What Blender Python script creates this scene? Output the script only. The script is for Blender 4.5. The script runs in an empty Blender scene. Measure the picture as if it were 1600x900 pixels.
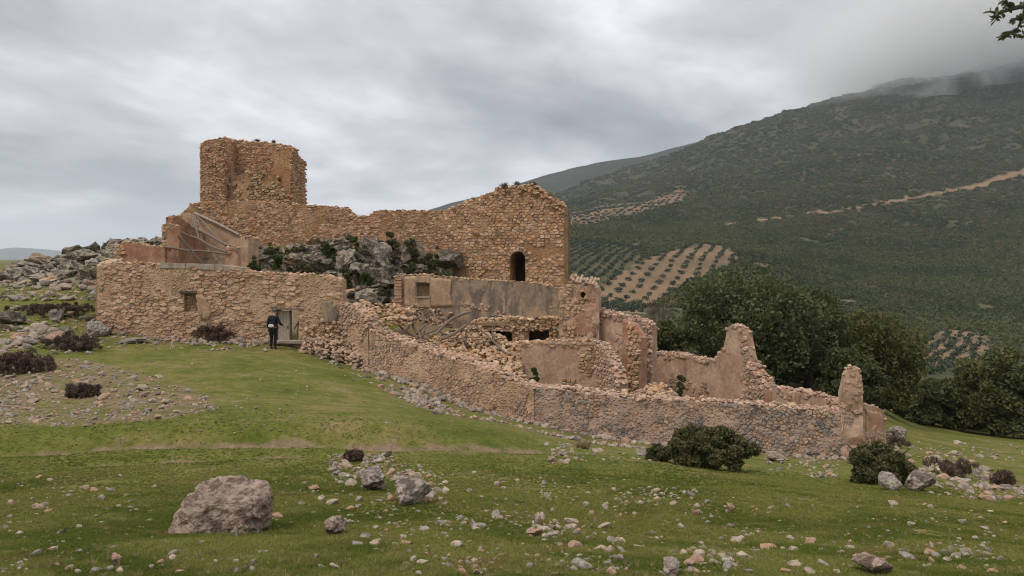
import bpy, bmesh, math, random
import numpy as np
from mathutils import Vector, Matrix

random.seed(11)
rng = np.random.default_rng(11)
scn = bpy.context.scene
COL = scn.collection

# ------------------------------------------------------------------ camera, sky, sun, exposure
F, HZ, EYE = 1209.0, 430.0, 1.65           # focal length and horizon row in photo pixels, eye height in metres
cam = bpy.data.cameras.new('camera')
cam.sensor_width = 36.0
cam.lens = 36.0 * F / 1600.0
cam.shift_y = -(450.0 - HZ) / 1600.0
cam.clip_start = 0.1
cam.clip_end = 30000
camo = bpy.data.objects.new('camera', cam)
camo.location = (0, 0, EYE)
camo.rotation_euler = (math.radians(90), 0, 0)
COL.objects.link(camo)
scn.camera = camo

scn.view_settings.view_transform = 'Standard'
scn.view_settings.look = 'None'
scn.view_settings.exposure = 0.3
scn.view_settings.gamma = 1.0
scn.cycles.volume_bounces = 6
scn.cycles.max_bounces = 8
scn.cycles.diffuse_bounces = 2
scn.cycles.use_denoising = True
scn.cycles.filter_width = 1.1

SUN_ELEV, SUN_AZ = math.radians(60), math.radians(226)   # high, on the left and a little behind the camera
sun = bpy.data.lights.new('sun', 'SUN')
sun.energy = 1.5
sun.angle = math.radians(14)
sun.color = (1.0, 0.91, 0.79)
suno = bpy.data.objects.new('sun', sun)
sd = Vector((math.sin(SUN_AZ) * math.cos(SUN_ELEV), math.cos(SUN_AZ) * math.cos(SUN_ELEV), math.sin(SUN_ELEV)))
suno.rotation_euler = (-sd).to_track_quat('-Z', 'Y').to_euler()
COL.objects.link(suno)


class NT:
    """small node-tree helper"""
    def __init__(self, tree):
        self.t = tree
        self.t.nodes.clear()

    def n(self, kind, props=None, **ins):
        nd = self.t.nodes.new(kind)
        for k, v in (props or {}).items():
            setattr(nd, k, v)
        for k, v in ins.items():
            key = int(k[1:]) if k[0] == 'i' and k[1:].isdigit() else k.replace('_', ' ')
            s = nd.inputs[key]
            if isinstance(v, bpy.types.NodeSocket):
                self.t.links.new(v, s)
            else:
                s.default_value = v
        return nd

    def math(self, op, a, b=0.0, c=0.0, clamp=False):
        return self.n('ShaderNodeMath', {'operation': op, 'use_clamp': clamp}, i0=a, i1=b, i2=c).outputs[0]

    def mix(self, f, a, b, blend='MIX'):
        nd = self.t.nodes.new('ShaderNodeMix')
        nd.data_type = 'RGBA'
        nd.blend_type = blend
        for idx, v in ((0, f), (6, a), (7, b)):
            if isinstance(v, bpy.types.NodeSocket):
                self.t.links.new(v, nd.inputs[idx])
            else:
                nd.inputs[idx].default_value = (*v, 1) if isinstance(v, tuple) and len(v) == 3 else v
        return nd.outputs[2]

    def ramp(self, f, stops, interp='LINEAR'):
        nd = self.t.nodes.new('ShaderNodeValToRGB')
        cr = nd.color_ramp
        cr.interpolation = interp
        while len(cr.elements) < len(stops):
            cr.elements.new(0.5)
        for e, (p, c) in zip(cr.elements, stops):
            e.position = p
            e.color = (*c, 1) if len(c) == 3 else c
        self.t.links.new(f, nd.inputs[0])
        return nd.outputs[0]

    def noise(self, vec, scale, detail=4.0, rough=0.55, dist=0.0):
        return self.n('ShaderNodeTexNoise', {}, Vector=vec, Scale=scale, Detail=detail, Roughness=rough, Distortion=dist).outputs['Fac']

    def mapr(self, v, a, b, c=0.0, d=1.0, smooth=True):
        return self.n('ShaderNodeMapRange', {'interpolation_type': 'SMOOTHSTEP' if smooth else 'LINEAR'},
                      i0=v, i1=a, i2=b, i3=c, i4=d).outputs[0]

    def attr(self, name):
        return self.n('ShaderNodeAttribute', {'attribute_name': name}).outputs['Fac']


w = bpy.data.worlds.new('World')
scn.world = w
w.use_nodes = True
T = NT(w.node_tree)
gen = T.n('ShaderNodeTexCoord').outputs['Generated']
sep = T.n('ShaderNodeSeparateXYZ', {}, Vector=gen)
zc = T.math('MAXIMUM', sep.outputs[2], 0.0)
den = T.math('ADD', zc, 0.16)
pv = T.n('ShaderNodeCombineXYZ', {}, X=T.math('DIVIDE', sep.outputs[0], den), Y=T.math('DIVIDE', sep.outputs[1], den), Z=0.0).outputs[0]
pm = T.n('ShaderNodeMapping', {}, Vector=pv, Location=(3.1, 1.7, 0), Scale=(1.0, 0.75, 1)).outputs[0]
n1 = T.noise(pm, 0.62, 5, 0.52, 0.5)
n2 = T.noise(pm, 2.3, 5, 0.55, 0.3)
cl = T.math('ADD', T.math('MULTIPLY', n1, 0.75), T.math('MULTIPLY', n2, 0.25))
ccol = T.ramp(cl, [(0.37, (0.275, 0.285, 0.312)), (0.45, (0.39, 0.40, 0.428)), (0.53, (0.58, 0.59, 0.612)), (0.60, (0.84, 0.845, 0.855))])
# an overcast sky is brighter towards the zenith
zen = T.mapr(sep.outputs[2], 0.25, 1.0, 1.0, 1.9, False)
ccol = T.mix(1.0, ccol, T.n('ShaderNodeCombineXYZ', {}, X=zen, Y=zen, Z=zen).outputs[0], 'MULTIPLY')
hzf = T.mapr(sep.outputs[2], 0.0, 0.13, 0.75, 0.0)
ccol = T.mix(hzf, ccol, (.76, .775, .80))
sky = T.n('ShaderNodeTexSky', {'sky_type': 'NISHITA', 'sun_disc': False, 'sun_elevation': SUN_ELEV, 'sun_rotation': SUN_AZ})
SKY_STR = 0.1
ccol10 = T.mix(1.0, ccol, (1 / SKY_STR,) * 3, 'MULTIPLY')
allc = T.mix(0.94, sky.outputs[0], ccol10)
bg = T.n('ShaderNodeBackground', {}, Color=allc, Strength=SKY_STR)
T.t.links.new(bg.outputs[0], T.n('ShaderNodeOutputWorld').inputs[0])


# ------------------------------------------------------------------ noise
def _h(ix, iy, iz, seed):
    h = (ix.astype(np.int64) * 374761393 + iy.astype(np.int64) * 668265263 + iz.astype(np.int64) * 2147483647 + seed * 1274126177) & 0xffffffff
    h = ((h ^ (h >> 13)) * 1274126177) & 0xffffffff
    h = (h ^ (h >> 16)) & 0xffffffff
    return h / 4294967295.0


def vn(p, seed=0):
    p = np.asarray(p, float)
    i = np.floor(p)
    f = p - i
    f = f * f * (3 - 2 * f)
    i = i.astype(np.int64)
    r = 0
    for a in (0, 1):
        for b in (0, 1):
            for c in (0, 1):
                wgt = (f[..., 0] if a else 1 - f[..., 0]) * (f[..., 1] if b else 1 - f[..., 1]) * (f[..., 2] if c else 1 - f[..., 2])
                r = r + wgt * _h(i[..., 0] + a, i[..., 1] + b, i[..., 2] + c, seed)
    return r * 2 - 1


def fbm(p, oct=4, seed=0):
    p = np.asarray(p, float)
    r, a, s = 0, 0.5, 1.0
    for o in range(oct):
        r = r + a * vn(p * s, seed + o * 17)
        a *= 0.5
        s *= 2.03
    return r


def fb2(x, y, sc, oct=4, seed=0):
    x = np.asarray(x, float)
    y = np.asarray(y, float)
    return fbm(np.stack([x / sc, y / sc, np.zeros_like(x) + 0.37], -1), oct, seed)


def pchip(x, y, xi):
    """monotone cubic through columns of y (len(x) rows)"""
    x = np.asarray(x, float)
    y = np.asarray(y, float)
    h = np.diff(x)[:, None]
    d = np.diff(y, axis=0) / h
    m = np.zeros_like(y)
    a, b = d[:-1], d[1:]
    w1, w2 = 2 * h[1:] + h[:-1], h[1:] + 2 * h[:-1]
    with np.errstate(divide='ignore', invalid='ignore'):
        mm = (w1 + w2) / (w1 / a + w2 / b)
    m[1:-1] = np.where(a * b > 0, mm, 0)
    m[0], m[-1] = d[0], d[-1]
    k = np.clip(np.searchsorted(x, xi, 'right') - 1, 0, len(x) - 2)
    hh = h[k]
    t = ((xi - x[k]) / (x[k + 1] - x[k]))[:, None]
    return ((1 + 2 * t) * (1 - t) ** 2 * y[k] + t * (1 - t) ** 2 * hh * m[k] + t * t * (3 - 2 * t) * y[k + 1] + t * t * (t - 1) * hh * m[k + 1])


def sstep(a, b, v):
    t = np.clip((np.asarray(v, float) - a) / (b - a), 0, 1)
    return t * t * (3 - 2 * t)


def P(px, py, Y):
    return np.array([(px - 800) / F * Y, Y, EYE + (HZ - py) / F * Y])


def inpoly(px, py, poly):
    px = np.asarray(px, float)
    py = np.asarray(py, float)
    r = np.zeros(np.broadcast(px, py).shape, bool)
    n = len(poly)
    for i in range(n):
        x0, y0 = poly[i]
        x1, y1 = poly[(i + 1) % n]
        c = ((y0 > py) != (y1 > py)) & (px < (x1 - x0) * (py - y0) / ((y1 - y0) or 1e-9) + x0)
        r ^= c
    return r


def polydist(px, py, line):
    px = np.asarray(px, float)
    py = np.asarray(py, float)
    best = np.full(np.broadcast(px, py).shape, 1e9)
    for (x0, y0), (x1, y1) in zip(line[:-1], line[1:]):
        dx, dy = x1 - x0, y1 - y0
        t = np.clip(((px - x0) * dx + (py - y0) * dy) / (dx * dx + dy * dy), 0, 1)
        best = np.minimum(best, np.hypot(px - x0 - t * dx, py - y0 - t * dy))
    return best


# ------------------------------------------------------------------ the lie of the land: depth profiles along sight lines
KY = [1.2, 4.6, 6.5, 9, 13, 18, 24, 30, 36, 41, 48, 55, 75, 120, 200, 300, 450, 600, 1000, 1600, 2400, 5000]
LAND = {
    -1500: [2092, 900, 828, 763, 712, 660, 605, 560, 520, 490, 465, 450, 435, 428, 422, 418, 414, 412, 409, 407, 406, 420],
    -300: [2092, 900, 828, 763, 712, 660, 605, 560, 520, 490, 465, 450, 435, 428, 422, 418, 414, 412, 409, 407, 406, 420],
    0: [2092, 900, 828, 763, 712, 655, 598, 545, 500, 472, 452, 440, 428, 422, 418, 414, 412, 411, 409, 407, 406, 420],
    150: [2092, 900, 828, 764, 710, 645, 590, 552, 522, 470, 428, 406, 395, 408, 416, 414, 412, 411, 409, 407, 406, 420],
    235: [2092, 900, 829, 765, 710, 646, 594, 555, 527, 475, 420, 393, 384, 400, 410, 412, 411, 410, 408, 406, 405, 420],
    300: [2092, 900, 829, 766, 710, 646, 597, 558, 531, 480, 395, 345, 335, 380, 410, 412, 411, 410, 408, 406, 405, 420],
    430: [2092, 900, 830, 768, 712, 652, 606, 568, 538, 478, 388, 345, 332, 372, 405, 410, 410, 409, 407, 404, 403, 420],
    575: [2092, 900, 831, 770, 714, 664, 624, 592, 566, 480, 388, 350, 345, 380, 400, 405, 404, 402, 385, 372, 385, 420],
    700: [2092, 900, 832, 772, 718, 682, 655, 632, 580, 505, 425, 390, 400, 430, 445, 440, 425, 405, 380, 362, 375, 420],
    830: [2092, 900, 833, 775, 726, 698, 683, 668, 590, 515, 450, 460, 475, 485, 482, 470, 400, 372, 340, 318, 335, 420],
    1000: [2092, 900, 835, 778, 738, 712, 700, 688, 620, 592, 560, 540, 520, 500, 490, 478, 392, 362, 312, 268, 295, 420],
    1150: [2092, 900, 837, 782, 746, 726, 712, 697, 650, 625, 600, 583, 560, 532, 510, 487, 400, 365, 295, 208, 250, 420],
    1300: [2092, 900, 839, 788, 756, 736, 724, 710, 672, 645, 622, 608, 590, 568, 545, 508, 435, 378, 280, 163, 205, 420],
    1450: [2092, 900, 842, 796, 764, 744, 728, 712, 700, 690, 680, 672, 650, 602, 566, 522, 452, 386, 262, 128, 170, 420],
    1600: [2092, 900, 848, 808, 782, 762, 745, 728, 714, 705, 697, 689, 668, 612, 570, 526, 456, 386, 250, 95, 140, 420],
    1900: [2092, 905, 855, 818, 795, 775, 757, 738, 722, 712, 702, 694, 672, 615, 572, 528, 456, 380, 235, 60, 100, 420],
    3100: [2092, 905, 855, 818, 795, 775, 757, 738, 722, 712, 702, 694, 672, 615, 572, 528, 456, 380, 235, 60, 100, 420],
}
GPX = np.concatenate([np.arange(-1500, -200, 65), np.arange(-200, 1800, 8), np.arange(1800, 3101, 65)]).astype(float)
GY = np.concatenate([np.geomspace(1.2, 30, 430)[:-1], np.geomspace(30, 120, 100)[:-1], np.geomspace(120, 1700, 280)[:-1], np.geomspace(1700, 5000, 14)])
cols = sorted(LAND)
tab = np.array([LAND[c] for c in cols], float).T                  # knots x columns
a1 = pchip(np.log(KY), tab, np.log(GY))                           # rows x columns
GPY = pchip(np.array(cols, float), a1.T, GPX).T                   # rows x px
GXX = (GPX[None, :] - 800) / F * GY[:, None]
GYY = np.repeat(GY[:, None], len(GPX), 1)
GZ = EYE + (HZ - GPY) / F * GYY
PXX = np.repeat(GPX[None, :], len(GY), 0)
# wheel track: two ruts and a low grassy bank behind them
RUT_UP = [(-400, 735), (0, 712), (150, 704), (300, 698), (500, 696), (700, 700), (850, 708), (1000, 716)]
RUT_LO = [(-400, 775), (0, 738), (200, 722), (400, 711), (560, 705), (700, 705), (850, 711), (1000, 718)]
du = GPY - np.interp(PXX, *zip(*RUT_UP))
dl = GPY - np.interp(PXX, *zip(*RUT_LO))
near = (GYY < 30) & (GYY > 6)
fade = 1 - sstep(760, 960, PXX)
bank = sstep(2, -12, du) * (1 - sstep(-20, -75, du)) * fade * near
rutm = np.maximum(np.exp(-(du / 3.2) ** 2), 0.9 * np.exp(-(dl / 2.6) ** 2)) * fade * near
GZ = GZ + 0.30 * bank - 0.07 * rutm
# small lumps close by, gullies and spurs on the mountain
GZ = GZ + sstep(1.5, 6, GYY) * (1 - sstep(60, 150, GYY)) * (0.055 * fb2(GXX, GYY, 1.1, 4, 3) + 0.16 * fb2(GXX, GYY, 5.5, 3, 5))
mnt = sstep(150, 500, GYY) * (1 - sstep(1700, 3000, GYY)) * sstep(600, 950, PXX)
mnt2 = mnt * sstep(480, 950, GYY + .5 * np.maximum(0, GXX - 110))
GZ = GZ + mnt2 * fb2(GXX, GYY, 210, 5, 8) * 0.030 * GYY + (0.15 * mnt + .85 * mnt2) * fb2(GXX, GYY, 40, 3, 9) * 0.010 * GYY


def gidx(px, Y):
    fi = np.interp(np.log(Y), np.log(GY), np.arange(len(GY)))
    fj = np.interp(px, GPX, np.arange(len(GPX)))
    return fi, fj


def bil(A, fi, fj):
    i = np.clip(np.floor(fi).astype(int), 0, A.shape[0] - 2)
    j = np.clip(np.floor(fj).astype(int), 0, A.shape[1] - 2)
    u, v = fi - i, fj - j
    return A[i, j] * (1 - u) * (1 - v) + A[i + 1, j] * u * (1 - v) + A[i, j + 1] * (1 - u) * v + A[i + 1, j + 1] * u * v


def gz(x, y):
    """ground height at a point of the plan"""
    x = np.asarray(x, float)
    y = np.maximum(np.asarray(y, float), 1.25)
    return bil(GZ, *gidx(800 + F * x / y, y))


def inv(px, py, ymin=2.0, ymax=1700):
    """first ground point met by a sight line"""
    Ys = GY[(GY >= ymin) & (GY <= ymax)]
    zz = bil(GZ, *gidx(np.full(len(Ys), float(px)), Ys))
    pp = HZ - (zz - EYE) * F / Ys
    k = np.nonzero(pp <= py)[0]
    Y = Ys[k[0]] if len(k) else Ys[-1]
    if len(k) and k[0] > 0:
        k = k[0]
        t = (pp[k - 1] - py) / max(1e-6, pp[k - 1] - pp[k])
        Y = Ys[k - 1] + (Ys[k] - Ys[k - 1]) * t
    x = (px - 800) / F * Y
    return np.array([x, Y, float(gz(x, Y))])


# ------------------------------------------------------------------ materials
def newmat(name):
    m = bpy.data.materials.new(name)
    m.use_nodes = True
    return m, NT(m.node_tree)


def finish(T, col, rough=0.9, bump=None, dist=0.02, strength=0.6, sub=None, spec=0.25):
    kw = {}
    if bump is not None:
        kw['Normal'] = T.n('ShaderNodeBump', {}, Height=bump, Distance=dist, Strength=strength).outputs[0]
    b = T.n('ShaderNodeBsdfPrincipled', {}, Base_Color=col, Roughness=rough, **kw)
    b.inputs['Specular IOR Level'].default_value = spec
    out = b.outputs[0]
    if sub is not None:
        tr = T.n('ShaderNodeBsdfTranslucent', {}, Color=col)
        out = T.n('ShaderNodeMixShader', {}, i0=sub, i1=b.outputs[0], i2=tr.outputs[0]).outputs[0]
    T.t.links.new(out, T.n('ShaderNodeOutputMaterial').inputs[0])


def pos(T):
    return T.n('ShaderNodeNewGeometry').outputs['Position']


def tintv(T):
    r = T.n('ShaderNodeObjectInfo').outputs['Random']
    return T.math('FRACT', T.math('ADD', T.attr('tint'), r))


def stonemat(name, stops, patch=None, sc=6.0, bump=0.02, patch_lo=0.55, fine=38.0, vary=0.5):
    """stone: each piece its own tone, blotches, lichen, grain"""
    m, T = newmat(name)
    p = pos(T)
    n = len(stops)
    c = T.ramp(tintv(T), [(i / max(1, n - 1), s) for i, s in enumerate(stops)])
    a = T.noise(p, sc, 5, 0.6)
    b = T.noise(p, fine, 4, 0.6)
    a = T.mapr(a, 0.30, 0.70, 0, 1, False)
    b = T.mapr(b, 0.30, 0.70, 0, 1, False)
    v = T.math('ADD', 0.92 - vary * 0.55, T.math('ADD', T.math('MULTIPLY', a, vary), T.math('MULTIPLY', b, 0.34)))
    c = T.mix(1.0, c, T.n('ShaderNodeCombineXYZ', {}, X=v, Y=v, Z=v).outputs[0], 'MULTIPLY')
    if patch:
        f = T.mapr(T.noise(p, sc * 0.8, 7, 0.72, 0.6), patch_lo - 0.06, patch_lo + 0.05, 0, 0.85)
        c = T.mix(f, c, patch)
    h = T.math('ADD', T.math('MULTIPLY', a, 0.7), T.math('MULTIPLY', b, 0.3))
    finish(T, c, 0.92, h, bump, 0.8)
    return m


def wallmat(name, base, alt, stain, sc=1.2, bump=0.03, stain_lo=0.56, pebbles=0.0, crumbs=None):
    """mortar or old plaster: mottled, stained, crumbling"""
    m, T = newmat(name)
    p = pos(T)
    a = T.noise(p, sc, 6, 0.62, 0.3)
    b = T.noise(p, sc * 7, 5, 0.62)
    fine = T.noise(p, 34, 4, 0.65)
    c = T.mix(T.mapr(a, 0.42, 0.58), base, alt)
    # stains run down the face
    sp = T.n('ShaderNodeMapping', {}, Vector=p, Scale=(1.0, 1.0, 0.35)).outputs[0]
    f = T.mapr(T.noise(sp, sc * 1.7, 6, 0.65, 0.5), stain_lo - .04, stain_lo + 0.08, 0, 0.9)
    c = T.mix(f, c, stain)
    v = T.math('ADD', 0.62, T.math('ADD', T.mapr(b, .3, .7, 0, .42, False), T.mapr(fine, .3, .7, 0, .28, False)))
    c = T.mix(1.0, c, T.n('ShaderNodeCombineXYZ', {}, X=v, Y=v, Z=v).outputs[0], 'MULTIPLY')
    h = T.math('ADD', T.math('MULTIPLY', b, 0.6), T.math('MULTIPLY', fine, 0.4))
    if pebbles:
        vo = T.n('ShaderNodeTexVoronoi', {}, Vector=p, Scale=pebbles)
        d = T.mapr(vo.outputs['Distance'], 0.12, 0.5, 1.0, 0.0)
        h = T.math('ADD', T.math('MULTIPLY', h, 0.5), T.math('MULTIPLY', d, 0.8))
        pc = T.mix(T.n('ShaderNodeSeparateColor', {}, Color=vo.outputs['Color']).outputs[0], crumbs[0], crumbs[1])
        c = T.mix(T.mapr(vo.outputs['Distance'], 0.22, 0.42, 0.75, 0.0), c, pc)
    finish(T, c, 0.95, h, bump, 0.9)
    return m


def leafmat(name, stops, sub=0.2, patch=None, psc=1.0):
    m, T = newmat(name)
    c = T.ramp(tintv(T), [(i / (len(stops) - 1), s) for i, s in enumerate(stops)])
    if patch:      # stands of another kind of shrub, tens of metres across
        p = pos(T)
        c = T.mix(T.mapr(T.noise(p, .012 * psc, 5, .6, .5), .46, .58), c, patch[0])
        c = T.mix(T.mapr(T.noise(p, .03 * psc, 5, .65, .5), .55, .66, 0, .8), c, patch[1])
    finish(T, c, 0.75, sub=sub, spec=0.2)
    return m


def woodmat(name, a, b):
    m, T = newmat(name)
    p = pos(T)
    st = T.n('ShaderNodeMapping', {}, Vector=p, Scale=(9, 9, 2.0)).outputs[0]
    n = T.noise(st, 3, 6, 0.65, 0.6)
    g = T.noise(p, 40, 4, 0.6)
    c = T.mix(T.mapr(n, 0.35, 0.65), a, b)
    finish(T, c, 0.85, T.math('ADD', n, T.math('MULTIPLY', g, 0.5)), 0.01, 0.7)
    return m


def plainmat(name, col, rough=0.8, sc=30, v=0.3):
    m, T = newmat(name)
    n = T.noise(pos(T), sc, 4, 0.6)
    k = T.math('ADD', 1 - v / 2, T.math('MULTIPLY', n, v))
    c = T.mix(1.0, col, T.n('ShaderNodeCombineXYZ', {}, X=k, Y=k, Z=k).outputs[0], 'MULTIPLY')
    finish(T, c, rough, n, 0.01, 0.4)
    return m


WARM = [(.46, .28, .155), (.55, .385, .24), (.40, .215, .115), (.58, .43, .29), (.30, .20, .13), (.48, .29, .16)]
M = {
    'stone_warm': stonemat('tan rubble stone', WARM, (.22, .17, .12), 5, 0.02, 0.60),
    'stone_orange': stonemat('orange tan castle stone', [(.49, .262, .146), (.57, .355, .222), (.385, .195, .108), (.61, .43, .295), (.25, .152, .10), (.51, .29, .168)], (.20, .15, .10), 3, 0.02, 0.60),
    'stone_house': stonemat('pale tan house stone', [(.50, .31, .20), (.60, .43, .31), (.44, .24, .145), (.55, .375, .26), (.32, .21, .148), (.52, .315, .185)], (.30, .23, .17), 6, 0.02, 0.62),
    'stone_pink': stonemat('pinkish rubble stone', [(.47, .295, .20), (.55, .39, .285), (.39, .24, .165), (.30, .225, .18), (.51, .315, .195)], (.28, .23, .20), 6, 0.02, 0.6),
    'stone_darkgrey': stonemat('dark grey wall stone', [(.26, .22, .20), (.36, .30, .27), (.20, .17, .16), (.42, .33, .28)], (.15, .13, .12), 7, 0.02, 0.58),
    'stone_pale': stonemat('pale field stone', [(.33, .25, .185), (.43, .345, .265), (.27, .20, .15), (.36, .275, .21)], (.17, .14, .11), 16, 0.006, 0.56, 90),
    'stone_grey': stonemat('grey field stone', [(.25, .21, .175), (.33, .28, .235), (.20, .165, .14)], (.13, .11, .09), 16, 0.006, 0.54, 90),
    'stone_rust': stonemat('reddish field stone', [(.36, .21, .135), (.31, .20, .14), (.40, .26, .18)], (.20, .14, .10), 16, 0.006, 0.6, 90),
    'rock': stonemat('grey lichened limestone', [(.26, .21, .16), (.33, .275, .21), (.20, .162, .122), (.30, .225, .15)], (.070, .058, .044), 2.6, 0.14, 0.50, 9, 0.9),
    'rock_pale': stonemat('pale grey limestone', [(.34, .285, .225), (.41, .35, .28), (.27, .225, .17), (.35, .27, .19)], (.11, .095, .07), 2.6, 0.12, 0.51, 9, 0.9),
    'rock_warm': stonemat('ochre bedrock', [(.46, .31, .19), (.42, .29, .18)], (.25, .21, .17), 1.6, 0.09, 0.55, 14, 0.8),
    'boulder': stonemat('brown grey boulder', [(.37, .275, .215), (.37, .275, .215)], (.125, .078, .056), 13.0, 0.05, 0.52, 60, 0.9),
    'boulder_grey': stonemat('grey boulder', [(.37, .30, .25), (.37, .30, .25)], (.10, .078, .065), 8.0, 0.05, 0.51, 50, 0.8),
    'mortar_warm': wallmat('earth mortar', (.30, .18, .10), (.38, .25, .15), (.20, .14, .09), 1.3, 0.04),
    'mortar_house': wallmat('pale earth mortar', (.40, .27, .17), (.48, .35, .24), (.30, .21, .14), 1.2, 0.04),
    'plaster_pink': wallmat('crumbling pink render', (.44, .27, .19), (.52, .36, .26), (.32, .21, .16), 1.1, 0.03, 0.58),
    'plaster_ochre': wallmat('ochre render', (.42, .27, .17), (.50, .34, .22), (.27, .20, .15), 0.9, 0.02, 0.56),
    'plaster_grey': wallmat('grey stained render', (.32, .235, .17), (.42, .285, .185), (.18, .145, .12), 0.9, 0.02, 0.50),
    'plaster_red': wallmat('red brown render', (.36, .18, .11), (.43, .26, .17), (.20, .12, .09), 1.0, 0.02, 0.58),
    'pink_rubble': wallmat('pink mortared rubble', (.43, .285, .21), (.48, .345, .26), (.34, .24, .185), 1.0, 0.06, 0.6, 9.0, ((.34, .215, .15), (.53, .40, .31))),
    'tan_rubble': wallmat('tan mortared rubble', (.47, .295, .185), (.54, .365, .245), (.37, .24, .16), 0.9, 0.06, 0.6, 10.0, ((.44, .28, .18), (.64, .48, .36))),
    'house_rubble': wallmat('pale mortared rubble', (.44, .28, .17), (.52, .355, .23), (.30, .195, .125), 0.9, 0.06, 0.6, 8.0, ((.42, .26, .155), (.60, .44, .30))),
    'castle_rubble': wallmat('orange mortared rubble', (.36, .195, .095), (.44, .265, .145), (.21, .135, .085), 1.0, 0.06, 0.58, 8.0, ((.32, .19, .105), (.46, .32, .20))),
    'concrete': wallmat('weathered concrete', (.36, .29, .23), (.42, .34, .27), (.25, .21, .17), 1.5, 0.02, 0.55),
    'brick': wallmat('weathered brick', (.46, .25, .16), (.52, .32, .22), (.32, .2, .15), 2.0, 0.02, 0.58),
    'tile': stonemat('old clay roof tile', [(.38, .24, .155), (.46, .31, .21), (.28, .19, .135)], (.17, .14, .11), 9, 0.01, 0.56),
    'wood_grey': woodmat('grey weathered wood', (.24, .18, .142), (.14, .10, .078)),
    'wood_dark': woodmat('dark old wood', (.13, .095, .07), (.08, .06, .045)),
    'wood_door': woodmat('bleached door boards', (.46, .38, .31), (.33, .26, .21)),
    'bark': woodmat('holm oak bark', (.085, .07, .055), (.05, .042, .035)),
    'oak': leafmat('holm oak leaves', [(0.054, 0.0696, 0.0264), (0.1176, 0.1344, 0.0552), (0.0816, 0.096, 0.0384), (0.162, 0.174, 0.0816)]),
    'oak_olive': leafmat('yellowish oak leaves', [(0.0713, 0.0782, 0.0253), (0.1357, 0.1357, 0.0437), (0.0978, 0.1012, 0.0345), (0.1667, 0.1587, 0.0598)]),
    'oak_dark': leafmat('dark oak leaves', [(0.0651, 0.0747, 0.0296), (0.0957, 0.1066, 0.0395), (0.0804, 0.0888, 0.0345)]),
    'bush': leafmat('green bush leaves', [(.062, .066, .026), (.13, .125, .052), (.095, .094, .038), (.17, .155, .075)]),
    'bush_fresh': leafmat('fresh green shrub', [(.05, .075, .018), (.085, .12, .028), (.065, .09, .024)]),
    'dead': leafmat('dead brown twigs', [(.105, .062, .048), (.155, .095, .072), (.075, .048, .040), (.19, .135, .10)], 0.05),
    'dead_purple': leafmat('dry purplish brush', [(.17, .12, .09), (.13, .095, .075), (.21, .155, .11)], 0.05),
    'straw': leafmat('dry straw grass', [(.36, .28, .15), (.28, .21, .11), (.24, .19, .09)], 0.15),
    'olive': leafmat('olive tree leaves', [(.058, .080, .046), (.085, .108, .062), (.047, .066, .038)], 0.1),
    'maquis': leafmat('maquis shrub leaves', [(c[0] * 1.2, c[1] * 1.36, c[2] * 1.05) for c in [(0.054, 0.0648, 0.027), (0.0837, 0.0891, 0.0378), (0.0675, 0.0729, 0.0324), (0.0999, 0.0945, 0.0459), (0.1148, 0.0918, 0.0513)]], 0.1, ((.064, .084, .030), (.10, .088, .045))),
    'rusty_scrub': leafmat('rusty brown scrub', [(.17, .105, .062), (.21, .14, .085), (.14, .10, .066)], 0.1),
    'blade': leafmat('turf blades', [(0.1484, 0.171, 0.0242), (0.1887, 0.2075, 0.0352), (0.2417, 0.228, 0.0572), (0.1643, 0.1881, 0.0286), (0.3498, 0.285, 0.121), (0.2014, 0.2109, 0.0418)], 0.3, ((.118, .146, .022), (.225, .172, .058)), 45),
    'cloth': plainmat('black cloth', (.014, .016, .022), 0.9, 60, 0.5),
    'cloth2': plainmat('black trousers', (.012, .013, .017), 0.9, 60, 0.5),
    'skin': plainmat('skin', (.42, .24, .17), 0.6, 30, 0.1),
    'hair': plainmat('grey hair', (.10, .085, .075), 0.9, 80, 0.6),
    'white': plainmat('white pouch cloth', (.62, .62, .63), 0.8, 40, 0.2),
    'leather': plainmat('black shoe leather', (.02, .018, .017), 0.6, 40, 0.3),
    'iron': plainmat('dark iron', (.05, .045, .04), 0.6, 40, 0.4),
}

# ------------------------------------------------------------------ object helpers
ICO = {}


def ico(sub):
    if sub not in ICO:
        bm = bmesh.new()
        bmesh.ops.create_icosphere(bm, subdivisions=sub, radius=1.0)
        V = np.array([v.co[:] for v in bm.verts])
        Fc = [tuple(v.index for v in f.verts) for f in bm.faces]
        bm.free()
        ICO[sub] = (V, Fc)
    return ICO[sub]


def rockshape(seed, sub=2, cuts=9, rough=0.12, flat=0.0):
    """an angular stone: a ball with faces knocked off it"""
    r = np.random.default_rng(seed)
    V, Fc = ico(sub)
    V = V.copy()
    for _ in range(cuts):
        n = r.normal(size=3)
        n /= np.linalg.norm(n)
        d = r.uniform(0.40, 0.82)
        k = V @ n - d
        V -= np.where(k > 0, k * 0.96, 0)[:, None] * n
    if rough:
        nrm = V / np.linalg.norm(V, axis=1)[:, None]
        V = V + nrm * (fbm(V * 2.1 + seed * 3.1, 4, seed) * rough)[:, None]
        if sub >= 3:
            V = V + nrm * ((fbm(V * 5.5 + seed, 3, seed + 5) - np.abs(fbm(V * 3.0 + seed, 3, seed + 6)) * 1.2) * rough * 0.9)[:, None]
    V[:, 2] *= 1 - flat
    return V, Fc


R1 = [rockshape(100 + i, 1, 7, 0.16) for i in range(18)]
R2 = [rockshape(200 + i, 2, 8, 0.13) for i in range(18)]
R2 = [(V * (1, .85 + .3 * math.sin(i), .75), Fc) for i, (V, Fc) in enumerate(R2)]
R3 = [rockshape(300 + i, 3, 12, 0.36) for i in range(14)]
R4 = [rockshape(400 + i, 5, 10, 0.15) for i in range(4)]


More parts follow.
